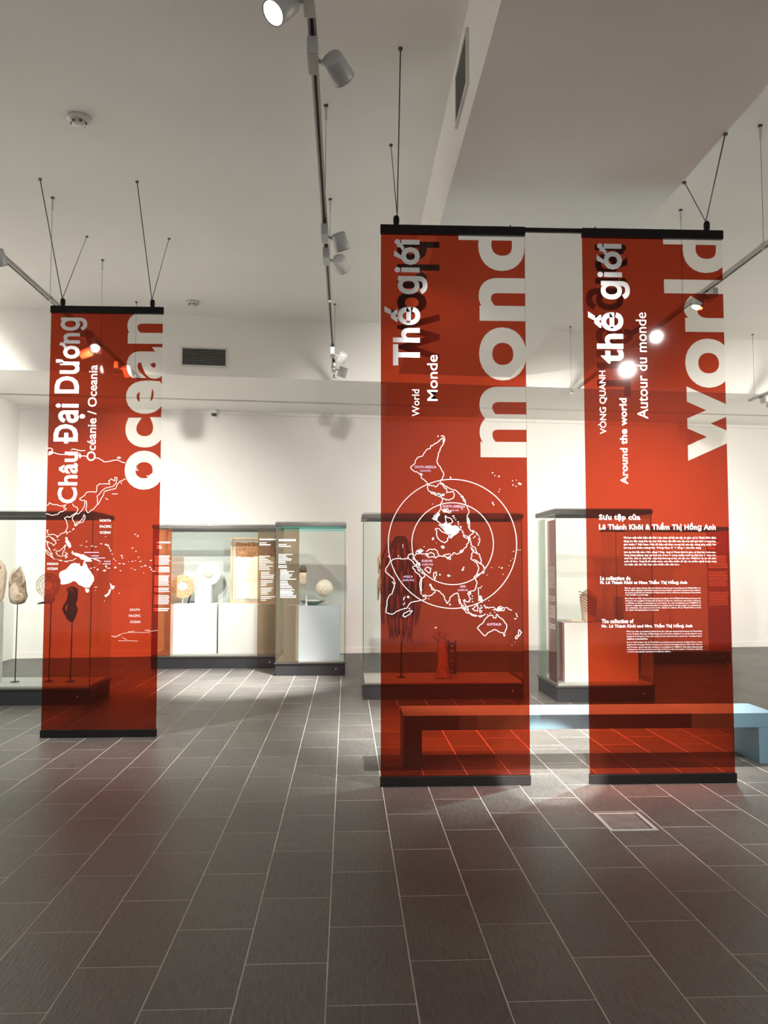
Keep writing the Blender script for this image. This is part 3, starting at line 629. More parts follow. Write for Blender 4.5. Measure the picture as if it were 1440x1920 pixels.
for pts in ([(385, 400), (415, 395), (440, 425), (425, 440), (400, 425)], [(655, 280), (700, 275), (690, 310), (665, 300)], [(962, 660), (985, 650), (1005, 700), (985, 710), (965, 690)], [(1130, 780), (1160, 765), (1200, 775), (1180, 795), (1145, 805)], [(595, 180), (620, 170), (640, 190), (615, 200)], [(812, 378), (826, 375), (822, 405), (808, 415), (800, 408)], [(1010, 380), (1028, 380), (1020, 430), (1005, 445)], [(855, 85), (880, 78), (885, 120), (865, 130)], [(360, 335), (395, 330), (400, 365), (375, 360)], [(440, 250), (470, 240), (475, 280), (455, 270)], [(365, 220), (395, 205), (415, 225), (385, 245)], [(780, 225), (800, 205), (812, 235), (790, 245)]):
    blob(f2, yf, q2, B_, pts, amp=0.004)
dots = MB()
for z, l in ((A_, [(572, 92, 8), (692, 490, 10), (1098, 445, 7), (1118, 472, 6), (1160, 480, 8), (1290, 520, 5), (1328, 515, 5), (1295, 563, 7), (1325, 575, 6), (1355, 550, 12), (1368, 555, 9), (1168, 605, 6), (1158, 628, 5), (1098, 735, 10), (1108, 752, 8), (518, 745, 5), (720, 862, 10), (728, 880, 8), (742, 898, 7), (765, 918, 9), (770, 940, 9), (790, 968, 10), (800, 785, 7), (806, 800, 5), (932, 1055, 5)]),
             (B_, [(232, 165, 7), (232, 185, 6), (437, 180, 6), (95, 275, 8), (192, 270, 7), (208, 285, 6), (555, 145, 5), (590, 450, 9), (672, 460, 14), (690, 462, 6), (1088, 382, 5), (1160, 378, 5), (1188, 385, 9), (1300, 225, 7), (1345, 210, 6), (1365, 212, 5), (1272, 315, 5), (1258, 362, 4), (1200, 445, 5), (1045, 455, 5), (992, 562, 6), (975, 575, 7), (985, 580, 5), (902, 655, 6), (902, 680, 6), (905, 710, 6), (1062, 700, 5), (482, 682, 6), (545, 965, 7), (555, 958, 6), (1285, 1128, 4), (1315, 1100, 4), (1050, 765, 8), (1035, 770, 8), (1075, 822, 8), (1050, 835, 6), (1020, 745, 6), (985, 750, 8), (1120, 812, 6), (925, 85, 6), (960, 105, 5), (915, 95, 6), (1290, 295, 4)])):
    for x, y, r in l:
        p = q2(*z(x, y)); a = r / 5.143 / F * 5.62
        dots.add([(p[0] + a * math.cos(t) * random.uniform(.6, 1.1), yf, p[1] + a * math.sin(t) * random.uniform(.6, 1.1)) for t in [k * math.pi / 3 for k in range(6)]], [(0, 1, 2, 3, 4, 5)])
dots.build('map_islands', 'vinyl_white', f2)['kind'] = 'stuff'
for z, s, x0, x1, y0, y1 in ((A_, 'SOUTH AMERICA', 348, 555, 376, 402), (A_, '(NAM MỸ)', 400, 503, 412, 440), (A_, 'NORTH AMERICA', 618, 830, 756, 782), (A_, '(BẮC MỸ)', 690, 772, 794, 818), (B_, 'EUROPE', 416, 518, 306, 328), (B_, '(CHÂU ÂU)', 416, 524, 338, 366), (B_, 'AFRICA', 236, 330, 458, 480), (B_, '(CHÂU PHI)', 230, 340, 490, 518), (B_, 'ASIA', 784, 838, 552, 574), (B_, '(CHÂU Á)', 764, 858, 586, 612), (B_, 'AUSTRALIA', 1042, 1182, 916, 940)):
    flz(f2, yf - 0.0004, q2, z, s, x0, x1, y0, y1, weight=0.012, mat='vinyl_lilac', res=2, name='map_lettering')

# ------------------------------------------------------------------ bench behind the double banner
byf, bh = 6.07, 0.365
bX0 = PY(757, 1400, byf)[0]; bX1 = 3.13
be = thing('bench', 'long low pale blue bench with block legs behind the double banner', 'bench', ((bX0 + bX1) / 2, byf + 0.2, 0))
bx(bX0, bX1, byf, byf + 0.42, bh - 0.105, bh, 0.004).build('seat', 'bench_blue', be)
for a in (bX0, bX1 - 0.13):
    bx(a, a + 0.13, byf, byf + 0.42, 0.0, bh - 0.105, 0.003).build('leg', 'bench_blue', be)

# ------------------------------------------------------------------ display cases
def text_lines(parent, X0, X1, Y, spec, mat='vinyl_white', name='text_lines'):
    """illegible print: ragged white lines; spec = (z_top, z_bottom, rows, fill, indent)"""
    m = MB()
    for zt, zb, n, fill, ind in spec:
        p = (zt - zb) / n
        for i in range(n):
            f = fill * (random.uniform(0.35, 1) if fill < 1 else random.uniform(.9, 1))
            a = X0 + ind * (X1 - X0); b = a + (X1 - a) * f
            z1 = zt - p * i; z0 = z1 - p * 0.5
            m.add([(a, Y, z0), (b, Y, z0), (b, Y, z1), (a, Y, z1)], [(0, 1, 2, 3)])
    o = m.build(name, mat, parent); o['kind'] = 'stuff'; return o
def case(label, x0, x1, y0, y1, H=2.0, bh=0.17, back=None, teal=False, group='glass display cases'):
    c = thing('display_case', label, 'display case', ((x0 + x1) / 2, (y0 + y1) / 2, 0), group)
    g = 0.008; e = 0.012
    bx(x0, x1, y0, y1, 0.0, bh - 0.02, 0.004).build('base', 'black_base', c)
    bx(x0 - e, x1 + e, y0 - e, y1 + e, bh - 0.02, bh, 0.003).build('base_rim', 'case_metal', c)
    bx(x0 + 0.02, x1 - 0.02, y0 + 0.02, y1 - 0.02, bh, bh + 0.02).build('deck', 'case_deck', c)
    zt = H - 0.06
    pane(x0, x1, y0, y0 + g, bh, zt, 'front').build('glass_pane', 'case_glass', c)
    pane(x0, x1, y1 - g, y1, bh, zt, 'front').build('back_panel' if back else 'glass_pane', back or 'case_glass', c)
    pane(x0, x0 + g, y0 + g, y1 - g, bh, zt, 'left').build('glass_pane', 'case_glass', c)
    pane(x1 - g, x1, y0 + g, y1 - g, bh, zt, 'right').build('glass_pane', 'case_glass', c)
    for a in (x0, x1):
        s = 1 if a == x0 else -1
        MB().box(min(a, a + s * 0.006), max(a, a + s * 0.006), y0 - 0.002, y0 + 0.004, bh, zt).build('corner_seal', 'case_metal', c)
    fr = MB(); k = 0.05
    fr.box(x0 - e, x1 + e, y0 - e, y0 + k, zt, H - 0.012, 0.003).box(x0 - e, x1 + e, y1 - k, y1 + e, zt, H - 0.012, 0.003)
    fr.box(x0 - e, x0 + k, y0 + k, y1 - k, zt, H - 0.012, 0.003).box(x1 - k, x1 + e, y0 + k, y1 - k, zt, H - 0.012, 0.003)
    fr.build('top_frame', 'case_metal', c)
    bx(x0 + k, x1 - k, y0 + k, y1 - k, zt + 0.005, zt + 0.02).build('top_panel', 'teal_panel', c) if teal else None
    pane(x0, x1, y0, y1, H - 0.012, H, 'top').build('top_lid', 'case_glass', c)
    MB().lathe([(0.009, 0), (0.009, 0.004)], (x1 - 0.12, y0 - 0.004, bh * 0.5), 12, ROTX, True).build('lock', 'steel_frame', c)
    return c
def strip(c, name, x0, x1, Y, z0, z1, mat, spec, side=None):
    p = pane(x0, x1, Y, Y + 0.003, z0, z1, 'front').build(name, mat, c)
    text_lines(p, x0 + 0.02, x1 - 0.02, Y - 0.001, spec); return p
def plinth(label, x0, x1, y0, y1, z0, z1, mat='plinth_white', group=None):
    o = bx(x0 - (x0 + x1) / 2, x1 - (x0 + x1) / 2, y0 - (y0 + y1) / 2, y1 - (y0 + y1) / 2, 0, z1 - z0, 0.003).build('plinth', mat)
    o.location = ((x0 + x1) / 2, (y0 + y1) / 2, z0); return tag(o, label, 'plinth', group)
DK = 0.19                                              # deck height inside a case

# case left of the hall, with masks on rods
c1f = 8.87; c1x1 = PY(168, 1290, c1f)[0]
case1 = case('long glass case of masks on thin rods, half hidden by the Australia banner', c1x1 - 3.0, c1x1, c1f, c1f + 0.75)
def rod(parent, x, y, z0, z1, r=0.0055):
    MB().lathe([(0.045, z0), (0.045, z0 + 0.008)], (x, y, 0), 16, caps=True).build('stand_foot', 'black_rod', parent)
    MB().tube([(x, y, z0 + 0.006), (x + 0.006, y, z1)], r, 8).build('stand_rod', 'black_rod', parent, True)
Ym = 9.22
def qm(px, py): return PY(px, py, Ym)
def spiral(m, c, r, turns, w, y):
    pts = [(c[0] + r * (1 - k / 60) * math.cos(k / 60 * turns * 2 * math.pi), c[1] + r * (1 - k / 60) * math.sin(k / 60 * turns * 2 * math.pi)) for k in range(58)]
    m.tube([(p[0], y, p[1]) for p in pts], w, 6)
x, z = qm(34, 1133); ztop = qm(34, 1062)[1]
t = thing('carved_mask', 'leaf-shaped carved mask with pale spiral snout on a tall thin rod', 'mask', (x, Ym, DK), 'masks on rods')
hh = ztop - z
MB().loft([(z, .03, .03, x, Ym), (z + .04 * hh, .075, .05, x - .005, Ym), (z + .2 * hh, .098, .07, x, Ym), (z + .4 * hh, .09, .075, x - .01, Ym), (z + .6 * hh, .088, .06, x - .015, Ym), (z + .75 * hh, .068, .05, x - .012, Ym), (z + .9 * hh, .03, .03, x + .002, Ym), (z + hh, .008, .01, x + .01, Ym)], 20).build('mask_body', 'wood_mask', t, True)
MB().loft([(z + .01, .03, .02, x - .005, Ym - .06), (z + .08, .058, .035, x - .012, Ym - .06), (z + .18, .045, .04, x - .02, Ym - .06), (z + .23, .012, .02, x - .02, Ym - .055)], 18).build('mask_face', 'mask_pale', t, True)
m = MB(); m.lathe([(.001, -.02), (.045, -.014), (.05, 0), (.045, .012), (.001, .016)], (x + .04, Ym - .085, z + .075), 20, ROTX); spiral(m, (x + .04, z + .075), .042, 2.2, .006, Ym - .107)
m.build('mask_spiral', 'mask_pale', t, True)
for s in (-1, 1): MB().tube([(x + s * .055, Ym - .05, z + .20), (x + s * .075, Ym - .045, z + .27), (x + s * .055, Ym - .045, z + .34), (x + s * .015, Ym - .035, z + .40)], [.010, .013, .011, .005], 8).build('carved_ridge', 'mask_pale', t, True)
rod(t, x - .012, Ym, DK, z + .02)
x, z = qm(93, 1132); x2, z2 = qm(90, 1097)
t = thing('shell_mask', 'pale openwork shell ornament with a round lace disc, leaning on a short prop', 'mask', (x, Ym, DK), 'masks on rods')
m = MB()
for r_ in (.122, .095, .06): m.torus((x2, Ym, z2), r_, .009, ROTX, 30, 6)
for k in range(14):
    a = k * math.pi / 7; m.tube([(x2 + .055 * math.cos(a), Ym, z2 + .055 * math.sin(a)), (x2 + .12 * math.cos(a), Ym, z2 + .12 * math.sin(a))], .006, 6)
m.build('lace_disc', 'shell', t, True)
m = MB(); m.lathe([(.001, -.02), (.055, -.012), (.062, 0), (.055, .012), (.001, .018)], (x + .005, Ym - .03, z + .06), 20, ROTX); spiral(m, (x + .005, z + .06), .05, 2.4, .006, Ym - .052); m.build('spiral_boss', 'shell', t, True)
MB().tube([(x - .03, Ym, z + .02), (x - .13, Ym, z - .0)], [.016, .006], 8).build('prop_tip', 'black_rod', t, True)
rod(t, x, Ym + .03, DK, z + .05)
x, z = qm(134, 1166); ztop = qm(134, 1100)[1]; hh = ztop - z
t = thing('carved_figure', 'dark carved wooden figure on a rod behind the red Australia film', 'figurine', (x, Ym, DK), 'masks on rods')
MB().loft([(z, .015, .02, x, Ym), (z + .12 * hh, .05, .05, x - .01, Ym), (z + .35 * hh, .058, .06, x + .006, Ym), (z + .5 * hh, .04, .05, x, Ym), (z + .62 * hh, .055, .055, x, Ym), (z + .8 * hh, .05, .06, x + .01, Ym), (z + .93 * hh, .06, .05, x, Ym), (z + hh, .02, .02, x, Ym)], 18).build('figure_body', 'wood_dark', t, True)
MB().tube([(x - .05, Ym - .02, z + .2 * hh), (x - .075, Ym - .04, z + .38 * hh), (x - .04, Ym - .03, z + .6 * hh)], [.016, .018, .012], 8).build('figure_arm', 'wood_dark', t, True)
MB().lathe([(.001, -.02), (.03, -.01), (.036, .01), (.02, .03)], (x, Ym - .03, z + .86 * hh), 16, ROTX).build('figure_face', 'wood_mask', t, True)
rod(t, x + .002, Ym, DK, z + .02)
x, z = qm(-4, 1130); ztop = qm(-4, 1050)[1]; hh = ztop - z
t = thing('carved_mask', 'tall speckled mask at the picture edge on a white column', 'mask', (x, Ym, DK), 'masks on rods')
MB().loft([(z, .03, .03, x, Ym), (z + .1 * hh, .06, .05, x, Ym), (z + .4 * hh, .075, .06, x, Ym), (z + .7 * hh, .085, .06, x, Ym), (z + .88 * hh, .06, .05, x, Ym), (z + hh, .015, .02, x, Ym)], 18).build('mask_body', 'mask_pale', t, True)
for k in range(5): MB().torus((x, Ym - .045, z + hh * (.3 + .13 * k)), .035, .008, ROTX, 16, 6).build('mask_ring', 'wood_mask', t, True)
bx(x - .05, x + .045, Ym - .05, Ym + .05, DK, z + .01, .002).build('stand_column', 'plinth_white', t)

# wide case by the back wall
c2f = 11.84; c2x0, c2x1 = PY(283, 1240, c2f)[0], PY(522, 1240, c2f)[0]
case2 = case('wide glass case by the back wall with two white plinths and a framed textile', c2x0, c2x1, c2f, c2f + 0.8, back='case_back')
z_ = lambda py, Y=c2f: PY(400, py, Y)[1]
xs = PY(321, 1100, c2f)[0]; xs2 = PY(483, 1100, c2f)[0]
strip(case2, 'text_panel', c2x0 + .01, xs, c2f - 0.004, DK - .01, 1.93, 'amber_film', [(z_(1016), z_(1021), 1, 1, .1), (z_(1023), z_(1030), 2, .5, .1), (z_(1042), z_(1060), 6, 1, 0), (z_(1063), z_(1074), 4, 1, 0), (z_(1079), z_(1099), 7, 1, 0), (z_(1102), z_(1111), 3, 1, 0), (z_(1116), z_(1134), 6, 1, 0), (z_(1140), z_(1147), 2, 1, 0)])
strip(case2, 'text_panel', xs2, c2x1 - .01, c2f - 0.004, DK - .01, 1.93, 'olive_film', [(z_(1010), z_(1015), 1, 1, 0), (z_(1017), z_(1024), 2, .7, 0), (z_(1042), z_(1070), 9, .9, .0), (z_(1072), z_(1086), 5, .85, .1), (z_(1088), z_(1100), 4, .9, .1), (z_(1102), z_(1116), 5, .85, .1), (z_(1118), z_(1128), 3, .95, .1)])
Yp = c2f + 0.16
def qp(px, py, Y=None): return PY(px, py, Y or Yp)
pt = qp(370, 1133)[1]
p1 = (qp(319, 1150)[0], qp(406.5, 1150)[0]); p2 = (qp(409.5, 1150)[0], c2x1 - 0.06)
plinth('broad white plinth under the two coiled discs in the wide case', p1[0], p1[1], Yp, Yp + .55, DK, pt)
plinth('broad white plinth under the framed textile in the wide case', p2[0], p2[1], Yp, Yp + .55, DK, pt)
Yd = Yp + .2
ra, rb_ = PY(365, 1110, Yp + .25)[0], PY(395, 1110, Yp + .25)[0]
plinth('small white riser block on the plinth behind the coiled discs', ra, rb_, Yp + .27, Yp + .45, pt, PY(380, 1094, Yp + .27)[1])
def coil(label, px, py, rpx, hole, Y, mat, stand, zb, tilt=0.0):
    x, z = PY(px, py, Y); r = rpx / F * Y * 1.02
    t = thing('coiled_disc', label, 'woven disc', (x, Y, zb), 'coiled discs in the wide case')
    M = Matrix.Rotation(tilt, 4, 'Z') @ ROTX
    n = 7
    for k in range(n):
        rr = r * (hole + (1 - hole) * (k + .5) / n)
        MB().torus((x, Y, z), rr, r * (1 - hole) / n * .56, M, 40, 8).build('coil', mat, t, True)
    MB().lathe([(.001, -.004), (r * hole * .98, -.002), (r * hole * .98, .004), (.001, .006)], (x, Y + .006, z), 24, M).build('centre', 'plinth_white' if mat == 'basket_tan' else 'mat_grey', t, True)
    if stand:
        MB().tube([(x + r * .45, Y + .03, zb), (x + r * .72, Y + .02, z - r * .5)], .011, 8).build('stand_leg', 'black_rod', t)
        MB().tube([(x + r * .95, Y - .01, z + r * .5), (x + r * 1.02, Y - .012, z), (x + r * 1.1, Y - .01, z - r * .5), (x + r * 1.2, Y, z - r * .85)], .006, 6).build('cord', 'basket_cream', t, True)
    MB().tube([(x, Y + .02, zb), (x, Y + .02, z)], .008, 6).build('support_rod', 'white_plastic', t)
    return t
coil('brown coiled disc with white centre standing on the plinth', 342.5, 1100, 21, .42, Yd, 'basket_tan', True, pt, .1)
coil('cream coiled ring with open grey centre raised above the brown disc', 391, 1075, 22, .42, Yd + .17, 'basket_cream', False, PY(380, 1094, Yp + .27)[1], 0)
fx0, fx1 = PY(432, 1060, Yd + .12)[0], c2x1 - .05; fz0, fz1 = pt, PY(450, 1008, Yd + .12)[1]
t = thing('framed_textile', 'cream and rust old textile in a pale wood frame standing on the plinth', 'framed textile', ((fx0 + fx1) / 2, Yd + .14, pt))
Yf_ = Yd + .12; w = .028
bx(fx0, fx0 + w, Yf_, Yf_ + .05, fz0, fz1, .003).build('frame_bar', 'wood_pale', t); bx(fx1 - w, fx1, Yf_, Yf_ + .05, fz0, fz1, .003).build('frame_bar', 'wood_pale', t)
bx(fx0 + w, fx1 - w, Yf_, Yf_ + .05, fz1 - w, fz1, .003).build('frame_bar', 'wood_pale', t); bx(fx0 + w, fx1 - w, Yf_, Yf_ + .05, fz0, fz0 + w, .003).build('frame_bar', 'wood_pale', t)
bx(fx0 + w, fx1 - w, Yf_ + .02, Yf_ + .03, fz0 + w, fz1 - w).build('mount', 'mat_grey', t)
def ragged(x0, x1, z0, z1, n=14, a=.006):
    p = []
    for k in range(n): p.append((x0 + (x1 - x0) * k / n, z0 + random.uniform(-a, a)))
    for k in range(n): p.append((x1 + random.uniform(-a, a), z0 + (z1 - z0) * k / n))
    for k in range(n): p.append((x1 + (x0 - x1) * k / n, z1 + random.uniform(-a, a)))
    for k in range(n): p.append((x0 + random.uniform(-a, a), z1 + (z0 - z1) * k / n))
    return p
zm = fz1 - (fz1 - fz0) * .27
poly(ragged(fx0 + .09, fx1 - .06, fz0 + .06, zm), Yf_ + .014).build('textile', 'cloth_cream', t)
poly(ragged(fx0 + .08, fx1 - .05, zm - .02, fz1 - .07, 14, .012), Yf_ + .012).build('textile_band', 'cloth_rust', t)
poly(ragged(fx0 + .15, fx1 - .1, fz0 + .08, fz0 + .3, 14, .02), Yf_ + .011).build('textile_stain', 'basket_cream', t)

# narrow case nearer the camera, with bowl and ball
c3f = 11.04; c3x0, c3x1 = PY(516, 1255, c3f)[0], PY(647, 1255, c3f)[0]
case3 = case('narrow glass case with teal top holding a boat-shaped bowl and a speckled ball', c3x0, c3x1, c3f, c3f + 0.75, teal=True)
z3 = lambda py: PY(560, py, c3f)[1]
strip(case3, 'text_panel', c3x0 + .012, PY(560.5, 1100, c3f)[0], c3f - 0.004, DK - .01, 1.92, 'olive_film', [(z3(1011), z3(1018), 1, 1, 0), (z3(1020), z3(1027), 2, .7, 0), (z3(1039), z3(1058), 7, .95, 0), (z3(1060), z3(1066), 2, .6, 0), (z3(1068), z3(1088), 7, .95, .1), (z3(1089), z3(1104), 5, .7, .1), (z3(1105), z3(1122), 6, .95, .1)])
pane(c3x0 + .01, c3x1 - .01, c3f - .004, c3f - .001, 1.875, 1.94, 'front').build('refraction_band', 'teal_refraction', case3)  # thin teal sheet stands in for light refracted under the top frame
Y3 = c3f + .12; pz = PY(600, 1136, Y3)[1]
plinth('white plinth tinted by painted blue reflection, filling the narrow teal-topped case', PY(533, 1200, Y3)[0], PY(637, 1200, Y3)[0], Y3, Y3 + .5, DK, pz, 'plinth_blue_cast')
Yb_ = Y3 + .17
x, z = PY(586, 1137, Yb_); L_ = 24 / F * Yb_
z = pz
t = thing('boat_bowl', 'dark green boat-shaped bowl with pale inside on the blue-tinted plinth', 'bowl', (x, Yb_, pz))
MB().loft([(z, .055, .04, x, Yb_), (z + .015, .085, .055, x, Yb_), (z + .04, L_ * .8, .08, x, Yb_), (z + .06, L_, .09, x, Yb_), (z + .06, L_ * .93, .08, x, Yb_), (z + .04, L_ * .7, .06, x, Yb_)], 28).build('hull', 'bowl_green', t, True)
MB().loft([(z + .041, L_ * .72, .06, x, Yb_), (z + .066, L_ * .5, .045, x, Yb_), (z + .075, L_ * .2, .02, x, Yb_)], 20).build('contents', 'plinth_white', t, True)
x, z = PY(608, 1103, Yb_ + .15); r = 16.3 / F * (Yb_ + .15)
t = thing('speckled_ball', 'round cream speckled ball held above the bowl on a thin stem', 'ball', (x, Yb_ + .15, pz))
bm = bmesh.new(); bmesh.ops.create_uvsphere(bm, u_segments=28, v_segments=16, radius=r); m = MB(); m.bm(bm, Matrix.Translation((x, Yb_ + .15, z))); m.build('ball', 'basket_cream', t, True)
m = MB()
for k in range(26):
    a = random.uniform(3.3, 6.1); b = random.uniform(-.9, .2); l = random.uniform(.1, .3); 
    pts = [(x + r * 1.004 * math.cos(a) * math.cos(b + l * j / 4), Yb_ + .15 + r * 1.004 * math.sin(a) * math.cos(b + l * j / 4), z + r * 1.004 * math.sin(b + l * j / 4)) for j in range(5)]
    m.tube(pts, .0022, 4)
m.build('brush_marks', 'basket_tan', t)
MB().tube([(x, Yb_ + .15, pz), (x, Yb_ + .15, z - r * .95)], .005, 6).build('stem', 'steel_frame', t)
MB().lathe([(.04, 0), (.04, .006)], (x, Yb_ + .15, pz), 16, caps=True).build('stem_foot', 'steel_frame', t)
x, z = PY(568, 1098, Yb_ + .1); zt_ = PY(568, 1060, Yb_ + .1)[1]
t = thing('capped_bust', 'small pale carved bust with dark cap beside the text panel of the narrow case', 'figurine', (x, Yb_ + .1, pz))
MB().loft([(z, .02, .02, x, Yb_ + .1), (z + .04, .045, .04, x, Yb_ + .1), (z + .13, .05, .045, x, Yb_ + .1), (z + .19, .045, .045, x, Yb_ + .1)], 16).build('head', 'mask_pale', t, True)
MB().loft([(z + .18, .05, .05, x, Yb_ + .1), (z + .23, .05, .05, x, Yb_ + .1), (zt_, .03, .03, x, Yb_ + .1)], 16).build('cap', 'stripe_dark', t, True)
MB().tube([(x, Yb_ + .1, pz), (x, Yb_ + .1, z + .01)], .008, 6).build('post', 'steel_frame', t)
x = PY(574.5, 1120, Yb_ - .1)[0]
o = MB().loft([(0, .018, .018, 0, 0), (.012, .018, .018, 0, 0), (.02, .011, .011, 0, 0), (.13, .009, .009, 0, 0), (.135, .004, .004, 0, 0)], 14).build('white_peg', 'plinth_white', None, True); o.location = (x, Yb_ - .12, pz)
tag(o, 'short white upright peg in front of the dark boat-shaped bowl', 'peg')

# wide case behind the world map film
c4f = 9.07; c4x0, c4x1 = PY(680.5, 1300, c4f)[0], PY(982, 1300, c4f)[0]
case4 = case('wide glass case with fibre costume and openwork carving behind the world map film', c4x0, c4x1, c4f, c4f + 0.75)
Y4 = c4f + .33
def q4(px, py): return PY(px, py, Y4)
x, z0_ = q4(751, 1190); z1_ = q4(751, 1005)[1]; hw = (q4(790, 1100)[0] - q4(708, 1100)[0]) / 2; hh = z1_ - z0_
t = thing('fibre_costume', 'shaggy straw costume hung on a dark post inside the wide case', 'costume', (x, Y4, DK))
MB().loft([(z0_, hw * .16, .04, x, Y4), (z0_ + .10 * hh, hw * .42, .09, x, Y4), (z0_ + .28 * hh, hw * .72, .14, x, Y4), (z0_ + .5 * hh, hw * .86, .17, x, Y4), (z0_ + .75 * hh, hw * .9, .17, x, Y4), (z0_ + .88 * hh, hw * .72, .14, x, Y4), (z0_ + .95 * hh, hw * .35, .09, x, Y4), (z1_, hw * .22, .06, x, Y4)], 26).build('costume_body', 'straw_dark', t, True)
for tier, (za, zb, ra, rb2) in enumerate(((.92, .60, .62, 1.0), (.70, .36, .86, 1.02), (.46, .14, .80, .86), (.26, -.03, .55, .52))):
    for k in range(18):
        a = 2 * math.pi * (k + .5 * (tier % 2)) / 18; top = z0_ + hh * (za + random.uniform(-.03, .03)); bot = z0_ + hh * (zb + random.uniform(-.06, .06)); c_, s_ = math.cos(a), math.sin(a)
        MB().tube([(x + hw * ra * c_, Y4 + .17 * ra * s_, top), (x + hw * rb2 * 1.0 * c_, Y4 + .2 * rb2 * s_, (top + bot) / 2), (x + hw * rb2 * random.uniform(.85, 1.02) * c_, Y4 + .19 * rb2 * s_, bot)], [.012, .019, .005], 5).build('straw_tassel', 'straw', t, True)
rod(t, x + .006, Y4, DK, z0_ + .05, .008)
x, z1_ = q4(829, 1182)
t = thing('openwork_carving', 'tall pale carved figure with a pierced ladder-like side panel', 'carving', (x, Y4 - .1, DK))
Yq = Y4 - .1; hh = z1_ - DK
MB().loft([(DK, .085, .06, x, Yq), (DK + .05 * hh, .09, .06, x, Yq), (DK + .3 * hh, .06, .05, x, Yq), (DK + .55 * hh, .055, .05, x - .005, Yq), (DK + .75 * hh, .06, .05, x - .01, Yq), (DK + .85 * hh, .03, .035, x - .01, Yq), (DK + .93 * hh, .055, .05, x - .02, Yq), (z1_, .02, .02, x - .04, Yq)], 18).build('figure_body', 'wood_mask', t, True)
MB().tube([(x - .05, Yq - .02, DK + .8 * hh), (x - .11, Yq - .02, DK + .9 * hh), (x - .09, Yq - .02, DK + 1.0 * hh)], [.015, .018, .008], 8).build('beak', 'wood_mask', t, True)
xr0, xr1 = x + .055, x + .135
for xx in (xr0, xr1): bx(xx - .009, xx + .009, Yq - .012, Yq + .012, DK + .04, DK + .8 * hh, .002).build('panel_upright', 'wood_dark', t)
for k in range(7):
    zz = DK + .06 + (.74 * hh - .06) * k / 6; bx(xr0, xr1, Yq - .010, Yq + .010, zz - .008, zz + .008, .002).build('panel_rung', 'wood_dark', t)
for k in (0, 1, 4, 5): MB().torus(((xr0 + xr1) / 2, Yq, DK + .06 + (.74 * hh - .06) * (k + .5) / 6), .024, .007, ROTX, 18, 6).build('panel_ring', 'wood_dark', t, True)

# square case with white plinth, seen between the two films
c5f = 8.82; c5x0, c5x1 = PY(1045, 1315, c5f)[0], PY(1228, 1315, c5f)[0]
case5 = case('tall glass case with white plinth seen through the gap between the red films', c5x0, c5x1, c5f, c5f + 0.87, H=2.04)
bx(c5x0 + .012, c5x0 + .016, c5f + .06, c5f + .40, DK, 1.92).build('text_panel', 'amber_film', case5)
bx(c5x0 + .012, c5x0 + .016, c5f + .52, c5f + .84, DK, 1.95).build('side_panel', 'mint_film', case5)
m = MB()
for zt, zb, n in ((1.42, 1.18, 11), (1.10, 1.04, 3), (1.0, .86, 7), (.80, .74, 3)):
    for i in range(n):
        z1 = zt - (zt - zb) / n * i; m.add([(c5x0 + .010, c5f + .09, z1), (c5x0 + .010, c5f + .09 + .27 * random.uniform(.8, 1), z1), (c5x0 + .010, c5f + .36, z1 - .011), (c5x0 + .010, c5f + .09, z1 - .011)], [(0, 1, 2, 3)])
m.build('text_lines', 'print_pale', case5)
Y5 = c5f + .14; pz5 = PY(1080, 1168, Y5)[1]
plinth('bright white square plinth in the tall case between the red films', PY(1059, 1250, Y5)[0], c5x1 - .12, Y5, Y5 + .6, DK, pz5)
Ys = Y5 + .3; x, z = PY(1103, 1150, Ys)
t = thing('draped_figure', 'beige figure with dark curved drapery stripes on the bright white plinth', 'figurine', (x, Ys, pz5))
hz = PY(1103, 1105, Ys)[1] - pz5
prof = [(pz5, .075), (pz5 + .12 * hz, .07), (pz5 + .45 * hz, .085), (pz5 + .75 * hz, .095), (pz5 + .9 * hz, .06), (pz5 + hz, .02)]
MB().loft([(a, b, b * .8, x, Ys) for a, b in prof], 22).build('figure_body', 'cloth_cream', t, True)
for k in range(7):
    zz = pz5 + hz * (.25 + .09 * k); rr = .078 + .004 * k
    MB().tube([(x - rr * math.cos(a), Ys - rr * .82 * math.sin(a), zz + .05 * math.cos(a)) for a in [i * math.pi / 12 for i in range(13)]], .005, 6).build('drape_fold', 'wood_mask', t, True)
for px, l, lab in ((1066, .03, 'tiny rounded beige carving lying on the bright white plinth'), (1082, .075, 'slender cream carved stick lying on the bright white plinth')):
    x = PY(px, 1163, Y5 + .12)[0]
    o = MB().tube([(-l, -.02, .016), (-l * .3, 0, .02), (l * .5, .01, .016), (l, .02, .010)], [.009, .015, .014, .007], 10).build('small_carving', 'mask_pale' if px == 1066 else 'basket_cream', None, True)
    o.location = (x, Y5 + .12, pz5); tag(o, lab, 'carving')

# low far case seen only through the text film
c6f = 12.2; case6 = case('far glass case by the back wall seen dimly through the text film', PY(1158, 1240, c6f)[0], PY(1371, 1240, c6f)[0], c6f, c6f + .7)
xa_, xb_ = PY(1326, 1100, c6f)[0], PY(1368, 1100, c6f)[0]
z6 = lambda py: PY(1340, py, c6f)[1]
strip(case6, 'text_panel', xa_, xb_, c6f - .004, DK - .01, 1.92, 'amber_film', [(z6(1017), z6(1021), 1, .6, 0), (z6(1023), z6(1031), 2, .5, 0), (z6(1042), z6(1066), 8, 1, 0), (z6(1072), z6(1100), 9, 1, 0), (z6(1110), z6(1136), 8, 1, 0)])
plinth('white plinth inside the far case by the back wall', PY(1170, 1200, c6f + .15)[0], PY(1255, 1200, c6f + .15)[0], c6f + .15, c6f + .6, DK, 0.95)

